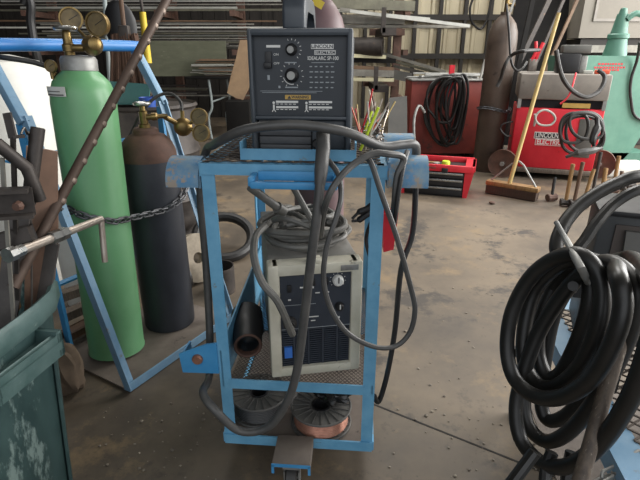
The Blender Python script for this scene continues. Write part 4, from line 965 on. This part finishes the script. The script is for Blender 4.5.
m = MB(); wf(m,(bu(528.7),-.006,bz(136.8)),(bu(552.3),-.003,bz(131.7))); m.build('badge_field','black',bpl)
m = MB(); wf(m,(bu(530.7),-.006,bz(143.4)),(bu(556.3),-.003,bz(138.2))); m.build('badge_field','red',bpl)
text('LINCOLN',wa+wux*bu(540.5)+wvy*-.0065+V((0,0,bz(134.2))),wux,(0,0,1),.062,'ink_white','brand_lettering',bpl,.02,bu(551.5)-bu(529.5))
text('ELECTRIC',wa+wux*bu(543.5)+wvy*-.0065+V((0,0,bz(140.8))),wux,(0,0,1),.062,'ink_white','brand_lettering',bpl,.02,bu(555.3)-bu(531.7))
m = MB(); wf(m,(bu(569),-.006,bz(154)),(bu(584),.002,bz(117)),.002); m.build('control_panel','sheet_grey',aw)
for (u,v) in ((-.06,-.07),(ww+.09,.2)):
    p_ = wa+wux*u+wvy*v; p_.z = .135
    m = MB(); m.lathe([(0,-.022),(.03,-.024),(.03,-.014),(.12,-.014),(.134,-.02),(.134,.02),(.12,.014),(.03,.014),(.03,.024),(0,.022)],p_,(wvy*-1+wux*-.25),30); wh = m.build('steel_wheel','rust',aw)
    MB().lathe([(0,-.034),(.02,-.034),(.022,-.02),(.0,-.02)],p_,(wvy+wux*.25),14).build('axle_cap','galv',wh)
m = MB(); m.tube([wa+wux*-.06+wvy*-.05+V((0,0,.135)),wa+wux*.02+wvy*.05+V((0,0,.08))],.018,8); m.build('axle','dark_steel',aw)
# side clips seen beside the cylinder
for zc in (bz(130),bz(160)): MB().tube([wa+V((-.01,.03,zc+.07)),wa+wux*-.10+V((0,0,zc+.05)),wa+wux*-.12+V((0,0,zc)),wa+wux*-.06+V((0,0,zc-.06)),wa+V((-.01,.03,zc-.06))],.008,6,sm=4).build('tie_hook','rubber_dark',aw)
# cables hung on the welder front
def loops(name,mat,lab,items,r,root_at):
    t = thing(name,lab,'cable',root_at)
    for it in items:
        cx,cy,rx,ry,ph,y_ = it; pts = []
        for j in range(16):
            a = 2*math.pi*j/16; px = cx+rx*math.cos(a)+ph*math.sin(a); py = cy+ry*math.sin(a)+1.0*math.sin(3*a)
            pts.append(P(px,py,4.27-y_))
        m = MB(); m.tube(pts,r,7,closed=True,sm=4); m.build('loop','%s'%mat,t)
    return t
loops('electrode_cables','rubber','black cables looped on the red welder beside the brand badge','',0,P(580,130,wa.y-.1)) if False else None
lt = loops('electrode_cables','rubber','black welding cables looped over the right side of the red welder',[(582,133,21,22,-3,.02),(585,134,19,19,2,.05),(574,128,14,16,-2,.08),(586,126,16,14,4,.11)],.014,P(580,150,wa.y-.08))
m = MB(); m.tube([P(597,118,4.1),P(597,128,4.08),P(593,138,4.05),P(594,146,4.05)],[.02,.035,.03,.015],8,sm=3); m.build('electrode_holder','rubber_dark',lt)
m = MB(); m.tube([P(566,157,4.05),P(578,153,4.0),P(590,151,4.0),P(602,148,4.02)],[.014,.03,.03,.014],8,sm=3); m.build('bundle','cable_grey',lt)
cab('pale_cable_loop','bar_pale',.010,[P(534,126,4.46),P(537,114,4.43),P(545,110,4.42),P(553,114,4.41),P(555,120,4.41),P(550,125,4.41),P(541,125,4.41),P(536,121,4.41),P(535,114,4.40)],'pale thin cable loop floating above the welder brand badge','cable')  # loop stands off the welder front without any attachment
cab('hood_cable','rubber',.018,[P(556,50,4.2),P(560,70,4.18),P(565,82,4.15),P(574,92,4.15),P(586,97,4.15),P(598,92,4.18),P(604,82,4.2),P(604,75,4.22),P(598,70,4.24)],'heavy black cable swagged across the grey hood of the red welder','cable')
cab('floating_lead','red_plastic',.007,[P(576,73,4.22),P(573,84,4.16),P(570,93,4.15),P(566,99,4.15),P(560,104,4.16)],'thin red lead floating before the grey hood of the welder','cable')  # red lead floats clear of the hood front, fixed to nothing
# motor and tools on the hood
hz = zh+.001
mo = thing('electric_motor','black and grey electric motor sitting on the welder hood','motor',wa+wux*(ww*.52)+wvy*.25+V((0,0,hz)))
m = MB(); wf(m,(ww*.40,.12,hz),(ww*.66,.36,hz+.17),.02); m.build('housing','black',mo)
m = MB(); wf(m,(ww*.44,.14,hz+.17),(ww*.76,.34,hz+.24),.01); m.build('cover','sheet_grey',mo)
m = MB(); wf(m,(ww*.66,.15,hz),(ww*.74,.33,hz+.15),.01); m.build('end_bell','galv',mo)
pl = thing('red_pliers','red handled pliers standing on the welder hood beside the wooden pole','pliers',wa+wux*(ww*.15)+wvy*.2+V((0,0,hz)))
m = MB(); a_ = wa+wux*(ww*.10)+wvy*.2+V((0,0,hz)); m.tube([a_+V((0,0,.10)),a_+V((.03,0,.17)),a_+V((.02,0,.27))],.016,8,sm=3); m.build('handle','red_plastic',pl)
m = MB(); m.tube([a_+V((.04,0,.10)),a_+V((.06,0,.18)),a_+V((.09,0,.26))],.016,8,sm=3); m.build('handle','red_plastic',pl)
m = MB(); m.beam(a_+V((.02,0,.01)),a_+V((.02,0,.12)),.08,.03,bev=.006); m.build('jaw','steel',pl)
m = MB(); wf(m,(ww*.70,.06,hz),(ww*.80,.12,hz+.03),.004); o = one(m,'wire_connector','bar_pale','small pale connector on the front edge of the grey welder hood','connector')
m = MB(); wf(m,(ww*.82,.05,hz),(ww*.98,.10,hz+.035),.006); o = one(m,'orange_grip','orange','orange grip lying on the right end of the grey welder hood','tool')
# ------------------------------------------------------------------ mint green machine
YM = 5.15
def mp(px,py): p = P(px,py,YM); return V((p.x,p.z))
mm = thing('ironworker','mint green steel machine with a curved flank and red stencilled notice','machine',V((P(605,150,YM).x,YM+.25,0)))
out = [mp(568,56),mp(641,56),mp(668,62),mp(662,95),mp(648,125),mp(632,150),mp(615,168),mp(585,168),mp(562,160)]
m = MB(); m.prism([(p.x,p.y) for p in out],(0,YM+.45,0),(1,0,0),(0,0,1),.45); m.build('body','mint',mm)
m = MB(); bx0 = P(572,100,YM).x; m.box((bx0+.45,YM+.25,.06),(1.0,.5,.12)); m.box((bx0+.25,YM+.25,.19),(.4,.3,.2)); m.build('foot','mint_dark',mm)
n0 = P(616,56,YM+.1); 
m = MB(); nz0 = n0.z; nx0 = n0.x
pt = [P(y_[0],y_[1],YM+.12) for y_ in ((614,57),(618,38),(621,24),(623,14))]
m.tube(pt,[.115,.085,.065,.05],16); m.lathe([(.09,-.01),(.10,0),(.10,.03),(.09,.04)],pt[1],(pt[2]-pt[1]),18); m.lathe([(.0,0),(.04,0),(.03,.05),(.0,.06)],pt[3],(pt[3]-pt[2]),14)
m.build('ram_tower','mint_dark',mm)
m = MB(); m.tube([pt[2]+V((.02,-.05,.04)),pt[2]+V((.08,-.06,.09)),pt[2]+V((.16,-.06,.08)),pt[2]+V((.26,-.06,.05))],.028,12,sm=4); m.build('spout','mint_dark',mm)
rs = random.Random(6)
m = MB()
for row,(py,x0,x1) in enumerate(((64,598,621),(67.5,594,624),(70,602,618))):
    x = x0
    while x < x1:
        w_ = rs.uniform(1.2,3.0); a_,b_ = mp(x,py+.9),mp(x+w_,py-.9); m.box(((a_.x+b_.x)/2,YM-.002,(a_.y+b_.y)/2),(b_.x-a_.x,.004,b_.y-a_.y)); x += w_+.7
o = m.build('stencil','red',mm); 
cab('floating_cable','rubber_dark',.014,[P(640,42,4.95),P(637,60,5.10),P(631,80,5.13),P(631,100,5.13),P(637,118,5.13),P(664,124,5.12)],'black cable curving unattached before the right flank of the mint machine','cable')  # cable floats just off the machine's face; nothing holds it
# grey cabinet above and behind it
gcab = thing('steel_cabinet','tall grey sheet steel cabinet with a framed door behind the mint machine','cabinet',V((3.95,6.6,0)))
YC = 6.2; cl = P(578,40,YC).x; zc0 = P(600,38,YC).z
m = MB(); m.box((cl+.8,YC+.35,zc0+.55),(1.6,.7,1.1)); m.build('body','cabinet_grey',gcab)
m = MB(); m.box((cl+.8,YC+.36,zc0/2),(1.5,.66,zc0-.02)); m.build('plinth','dark_paint',gcab)
m = MB()
for (x0,x1,z0,z1) in ((.13,.16,.18,1.0),(.16,1.5,.18,.21),(1.47,1.5,.18,1.0)): m.box((cl+(x0+x1)/2,YC-.008,zc0+(z0+z1)/2),(x1-x0,.02,z1-z0))
m.build('door_frame','hood_grey',gcab)
m = MB(); m.box((cl+.9,YC-.10,zc0-.12),(1.7,.2,.08)); m.build('ledge','bar_grey',gcab)
# ------------------------------------------------------------------ leaning long bars and sheet for the dark gap
YD = 6.4
one(MB().slab([V((P(505,60,YD).x,YD-.15,0)),V((P(568,60,YD).x,YD-.15,0)),V((P(572,-10,YD).x,YD+.15,2.3)),V((P(520,-10,YD).x,YD+.15,2.3))],.02,(0,1,0)),'dark_gap_sheet','bar_dark','tall black sheet added for the dark gap behind the red welder','sheet')  # black sheet added to fill the dark gap between the bars
for k,(a_,b_,w_,mt,nm) in enumerate((((552,-6),(512,78),.05,'dark_steel','thick dark'),((566,-6),(531,75),.03,'dark_steel','narrow dark'),((534,-6),(524,40),.05,'bar_dark','broad black'),((580,-6),(545,72),.03,'bar_brown','thin brown'))):
    p_,q_ = P(*a_,6.0),P(*b_,5.8); q2 = p_+(q_-p_)*(p_.z/(p_.z-q_.z)); 
    q2.z = .012; one(MB().beam(p_,q2,w_,.03,up=(0,-1,0)),'leaning_bar',mt,'%s steel bar leaning against the black sheet behind the red welder'%nm,'bar','steel bars leaning behind the red welder')
# ------------------------------------------------------------------ push broom
pb0,pb1 = G(486,190,.02),G(538,199,.02); 
pb = thing('push_broom','wide push broom with a pale wooden pole leaning on the red welder','broom',(pb0+pb1)/2)
bd = (pb1-pb0).normalized(); bn = V((-bd.y,bd.x,0))
m = MB(); m.frame(pb0,bd,bn,(0,0,1),(0,-.04,.055),((pb1-pb0).length,.04,.095),.008); m.build('head','wood',pb)
m = MB(); m.frame(pb0,bd,bn,(0,0,1),(.01,-.045,-.012),((pb1-pb0).length-.01,.045,.055)); m.build('bristles','bristle',pb)
mid = (pb0+pb1)/2+V((0,0,.08)); ptop = P(559,13,4.05)
m = MB(); m.tube([mid+V((-.03,0,0)),ptop],[.0165,.0145],12); m.build('pole','wood_pale',pb)
m = MB()
jn = mid.lerp(ptop,.15)
for e_ in (pb0+bd*.03+V((0,0,.09)),pb1-bd*.03+V((0,0,.09))): m.tube([e_,jn+(e_-jn)*.25+V((0,0,.02)),jn],.008,6)
m.build('brace','galv',pb)
# ------------------------------------------------------------------ hammers standing on their heads
hs = [((555,177),(551,201),.013,'rubber_dark','black'),((573,164),(565,206),.016,'wood','pale brown'),((583,162),(573,207),.015,'wood_dark','reddish brown'),((594,169),(582,208),.014,'wood','slim tan'),((601,152),(590,204),.013,'dark_steel','long dark grey'),((606,168),(601,196),.018,'wood','thick golden'),((619,156),(612,194),.016,'wood','tall brown'),((622,171),(619,191),.015,'wood_dark','short brown'),((632,172),(629,188),.014,'wood','short tan')]
for k,(a_,b_,r_,mt,nm) in enumerate(hs):
    f_ = G(*b_,.0)
    tp = P(*a_,f_.y+.03)
    hm = thing('hammer','hammer standing on its head with a %s handle before the red welder'%nm,'hammer',f_,'hammers standing in a row')
    m = MB(); m.lathe([(0,-.042),(.028,-.042),(.031,-.034),(.026,-.02),(.026,.02),(.031,.034),(.028,.042),(0,.042)],f_+V((0,0,.032)),V((1,-.25 if k%2 else .2,0)),8); m.build('head','dark_steel' if k%3 else 'rust',hm)
    m = MB(); m.tube([f_+V((0,0,.045)),tp],[r_*.9,r_],10); m.build('handle',mt,hm)
one(MB().frame(G(626,184),V((1,0,0)),V((0,1,0)),V((0,0,1)),(-.05,.25,0),(.45,.6,.10),.02),'sunlit_floor_bundle','white_plastic','white bundle standing in for sunlit floor at the foot of the mint machine','bundle')  # white block put in for the sun-bright floor
m = MB(); lp = G(492,204); one(MB().ball((lp.x,lp.y,.012),.022,10,(1.2,1,.55)),'rag_scrap','rust','small reddish scrap lying on the floor before the push broom','scrap')
# ------------------------------------------------------------------ steel rack along the back
RG = random.Random(21)
def upright(px,Y,z1,mt='rust',w=.11):
    x = P(px,50,Y).x; return MB().box((x,Y,z1/2),(w,.09,z1))
rk = thing('stock_rack','rusty steel stock rack with cantilever arms along the back wall','rack',V((-1.2,7.6,0)))
for px_ in (60,177,243,397):
    m = upright(px_,7.7,2.9); m.build('upright','rust',rk)
    x = P(px_,50,7.7).x
    for z in (.50,1.12,1.60,2.15):
        m = MB(); m.box((x,7.30,z),(.07,.75,.07)); m.build('arm','rust',rk)
m = MB(); m.box((-1.6,7.74,2.75),(6.4,.06,.1)); m.build('tie_beam','dark_steel',rk)
pal = ['bar_grey','bar_olive','bar_brown','bar_grey','bar_olive','dark_steel','bar_pale','bar_olive']
names = {'bar_grey':'grey','bar_olive':'olive grey','bar_brown':'brown','bar_dark':'dark','bar_pale':'pale','bar_cream':'cream'}
def tier(n,z0,dz,x0,x1,y0,y1,lab,grp,pal=pal,wr=(.02,.07)):
    for k in range(n):
        z = z0+dz*k/n; xa = x0+RG.uniform(0,.9); xb = x1-RG.uniform(0,1.2); y = RG.uniform(y0,y1); s_ = RG.uniform(*wr); th_ = min(s_*.55,dz/n*.85); mt = RG.choice(pal)
        one(MB().beam((xa,y,z),(xb,y+RG.uniform(-.1,.1),z),s_*RG.uniform(.5,1.6),th_,up=(0,0,1)),'steel_bar',mt,lab,'bar',grp)
tier(16,1.18,.36,-4.6,-.3,6.98,7.45,'long steel bar in the crowded rack tier above the plywood board','bars on the middle rack tier')
tier(14,1.665,.42,-4.9,-.2,6.98,7.45,'long steel bar on the high rack tier at the top left of the photo','bars on the high rack tier')
tier(8,.56,.14,-3.6,-.9,7.0,7.45,'short steel bar low on the rack behind the folding table','bars on the low rack tier')
yb_ = 6.88; pA,pB = P(140,40,yb_),P(231,70,yb_)
one(MB().frame(V((pA.x-.25,yb_,pB.z-.08)),V((1,0,0)),V((0,1,0)),V((0,0,1)),(0,0,0),(pB.x-pA.x+.2,.025,pA.z-pB.z+.07)),'plywood_board','plywood','large grey green plywood board standing across the front of the rack','board')
cA = P(236,52,5.6)
one(MB().slab([P(240,40,5.6),P(250,40,5.6),P(249,88,5.55),P(243,100,5.5),P(236,98,5.5),P(227,93,5.5),P(231,75,5.52),P(236,58,5.58)],.02,(0,1,0)),'cardboard_sheet','cardboard','ragged tan cardboard sheet hanging at the left side of the charcoal welder','cardboard')
cz_ = P(243,100,5.5).z-.006; one(MB().box((P(238,98,5.5).x,5.52,cz_/2),(.26,.22,cz_),bev=.006),'support_crate','bar_dark','dark wooden crate added under the ragged cardboard sheet','crate')  # crate added to carry the otherwise unsupported cardboard sheet
# folding table
TY = 6.6; tz_ = P(212,78,TY).z; ta,tb2 = P(186,78,TY).x,P(248,78,TY).x
ft = thing('folding_table','folding table with grey steel legs standing under the rack','table',V(((ta+tb2)/2,TY+.3,0)))
m = MB(); m.box(((ta+tb2)/2,TY+.3,tz_),(tb2-ta,.62,.03),bev=.006); m.build('tabletop','bar_dark',ft)
for xx,yy in ((P(210,90,TY).x,TY+.05),(P(222,90,TY).x,TY+.5)):
    m = MB(); m.tube([(xx-.02,yy,tz_-.02),(xx+.0,yy,tz_*.55),(xx-.06,yy,.30),(xx-.04,yy,.012)],.016,8,sm=3); m.build('leg','sky_paint',ft)
m = MB(); m.tube([(P(210,90,TY).x,TY+.05,tz_*.62),(P(222,90,TY).x,TY+.5,tz_*.68)],.012,8); m.build('leg_brace','sky_paint',ft)
for k in range(16):
    xa = RG.uniform(ta+.02,ta+.22); y = TY+.12+RG.uniform(0,.08); z = tz_+.0225+.0135*k
    one(MB().beam((xa,y,z),(xa+RG.uniform(.35,.75),y+RG.uniform(-.05,.05),z+RG.uniform(-.004,.004)),RG.uniform(.02,.06),.012,up=(0,0,1)),'metal_strip',RG.choice(['bar_grey','bar_brown','bar_olive','bar_pale']),'short metal strip in the untidy pile on the folding table','strip','strips on the folding table')
# right hand tiers: individual lengths with their own look
def pb2(a_,b_,Ya,Yb,h_,mt,lab,dpt=.05,kind='steel_bar',cat='bar'):
    p_,q_ = P(*a_,Ya),P(*b_,Yb); hh = h_*((p_-EYE).length+(q_-EYE).length)/2/F
    return one(MB().beam(p_,q_,max(.01,hh),dpt,up=(0,1,0)) if False else MB().frame(p_,(q_-p_).normalized(),V((0,1,0)),(q_-p_).normalized().cross(V((0,1,0))),(0,0,-hh/2),((q_-p_).length,dpt,hh/2)),kind,mt,lab,cat,'lengths of stock right of the charcoal welder')
pb2((325,3),(415,6),6.6,6.6,8,'bar_olive','broad olive board on top of the stack right of the mauve cylinder',.12,'rack_board','board')
pb2((340,9),(448,24),6.12,6.14,2.6,'bar_grey','grey bar sloping down right of the mauve cylinder')
pb2((350,11),(470,26),6.02,6.05,2.6,'bar_pale','longest pale bar of the stack right of the mauve cylinder')
pb2((335,10),(430,19),6.2,6.22,2.2,'bar_pale','thin pale bar just under the olive board')
pb2((325,19),(405,20),6.30,6.30,7,'bar_grey','thick grey channel at the front of the stack right of the mauve cylinder',.15)
pb2((330,26),(470,26.5),6.30,6.36,2.4,'bar_grey','long level grey bar under the thick grey channel',.15)
pb2((335,50),(379,51),6.1,6.1,3.2,'bar_cream','short cream strip on the lower stack beside the charcoal welder')
pb2((335,55),(386,57),6.1,6.1,3.2,'bar_cream','longer cream strip on the lower stack beside the charcoal welder')
pb2((335,60),(396,61),6.15,6.15,4,'bar_dark','dark bar below the two cream strips',.1)
pb2((380,53),(446,72),6.3,5.9,3,'bar_grey','grey flat bar slanting from the cream strips towards the red cabinet')
pb2((388,60),(440,73),6.35,6.0,2.6,'bar_olive','olive flat bar slanting under the grey one')
pb2((394,66),(424,73),6.3,6.1,3,'bar_grey','short grey flat bar beneath the olive one')
pb2((335,66.5),(394,69),6.1,6.1,3,'bar_brown','brown bar low on the stack beside the charcoal welder')
pb2((335,72),(394,74),6.1,6.1,6,'bar_grey','thick grey bar low on the stack beside the charcoal welder',.15)
pb2((335,79),(394,80),6.1,6.1,3,'bar_cream','lowest tan bar of the stack beside the charcoal welder')
pb2((392,74),(411,78),6.2,6.1,9,'sheet_grey','grey plate end beneath the slanting flat bars',.1)
rk2 = thing('bar_rack','rusty post rack carrying the stock right of the charcoal welder','rack',V((P(397,50,6.75).x,6.75,0)))
x = P(397,50,6.75).x; m = MB(); m.box((x,6.78,1.0),(.10,.08,2.0)); m.build('upright','rust',rk2)
m = MB(); m.box((x-1.0,6.78,1.0),(.10,.08,2.0)); m.build('upright','rust',rk2)
for px_,z_ in ((383,P(383,31,6.3).z),(378,P(378,86,6.15).z)):
    x_ = P(px_,30,6.3).x; m = MB(); m.box((x_+.03,6.34,z_-.018),(.16,.80,.08)); m.box((x_-.04,5.955,z_+.10),(.05,.03,.26)); m.build('arm','dark_steel',rk2)
    m = MB(); m.box((x_+.1,6.70,z_),(.45,.06,.08)); m.build('arm_bracket','rust',rk2)
bpz = P(383,44,6.1)-V((0,0,.03)); m = MB(); m.lathe([(.105,-.6),(.105,0),(.085,0),(.083,-.58),(.0,-.58)],bpz,(1,-.25,0),26); one(m,'steel_pipe','dark_steel','big dark pipe end resting between the two stacks of stock','pipe')
for k,(a_,b_,nm) in enumerate((((404,22),(405,62),'left'),((424,25),(424,60),'right'))):
    pass
cab('wall_cable','rubber_dark',.018,[P(476,-8,8.2),P(470,8,8.2),P(472,22,8.2),P(480,29,8.2),P(486,22,8.2),P(490,6,8.2),P(492,-8,8.2)],'black cable hanging in a loop on the siding wall','cable')
# ------------------------------------------------------------------ light and camera
def area(name, loc, tgt, sx, sy, power, col=(1,1,1)):
    l = bpy.data.lights.new(name,'AREA'); l.shape = 'RECTANGLE'; l.size = sx; l.size_y = sy; l.energy = power; l.color = col
    o = bpy.data.objects.new(name,l); COL.objects.link(o); o.location = loc
    o.rotation_euler = (V(tgt)-V(loc)).to_track_quat('-Z','Y').to_euler(); return o
area('front_door_daylight',(0.6,-2.4,2.4),(0.2,2,.6),7,3.6,88,(.96,.98,1))
area('side_door_daylight',(5.5,3.0,2.4),(.6,3.0,.3),6.0,3.4,640,(1,.98,.95))
for i,(x,y,pw) in enumerate(((-1.4,5.0,50),(1.5,3.9,80),(2.6,6.6,150))): area('roof_fill.%03d'%i,(x,y,4.5),(x,y,0),2.0,.9,pw,(1,.98,.94))  # added overhead fills brightening the rear floor, no fixtures behind them
w = bpy.data.worlds.new('World'); S.world = w; w.use_nodes = True
w.node_tree.nodes['Background'].inputs['Color'].default_value = (.75,.85,1,1); w.node_tree.nodes['Background'].inputs['Strength'].default_value = .22
cd = bpy.data.cameras.new('Camera'); cd.sensor_width = 36; cd.lens = 27; cd.clip_start = .02
co = bpy.data.objects.new('Camera',cd); COL.objects.link(co); co.location = EYE; co.rotation_euler = (R(90)-PITCH,0,0)
S.camera = co
S.view_settings.view_transform = 'Standard'; S.view_settings.look = 'None'; S.view_settings.gamma = 1; S.view_settings.exposure = .25
S.view_settings.use_curve_mapping = False
S.cycles.use_denoising = True
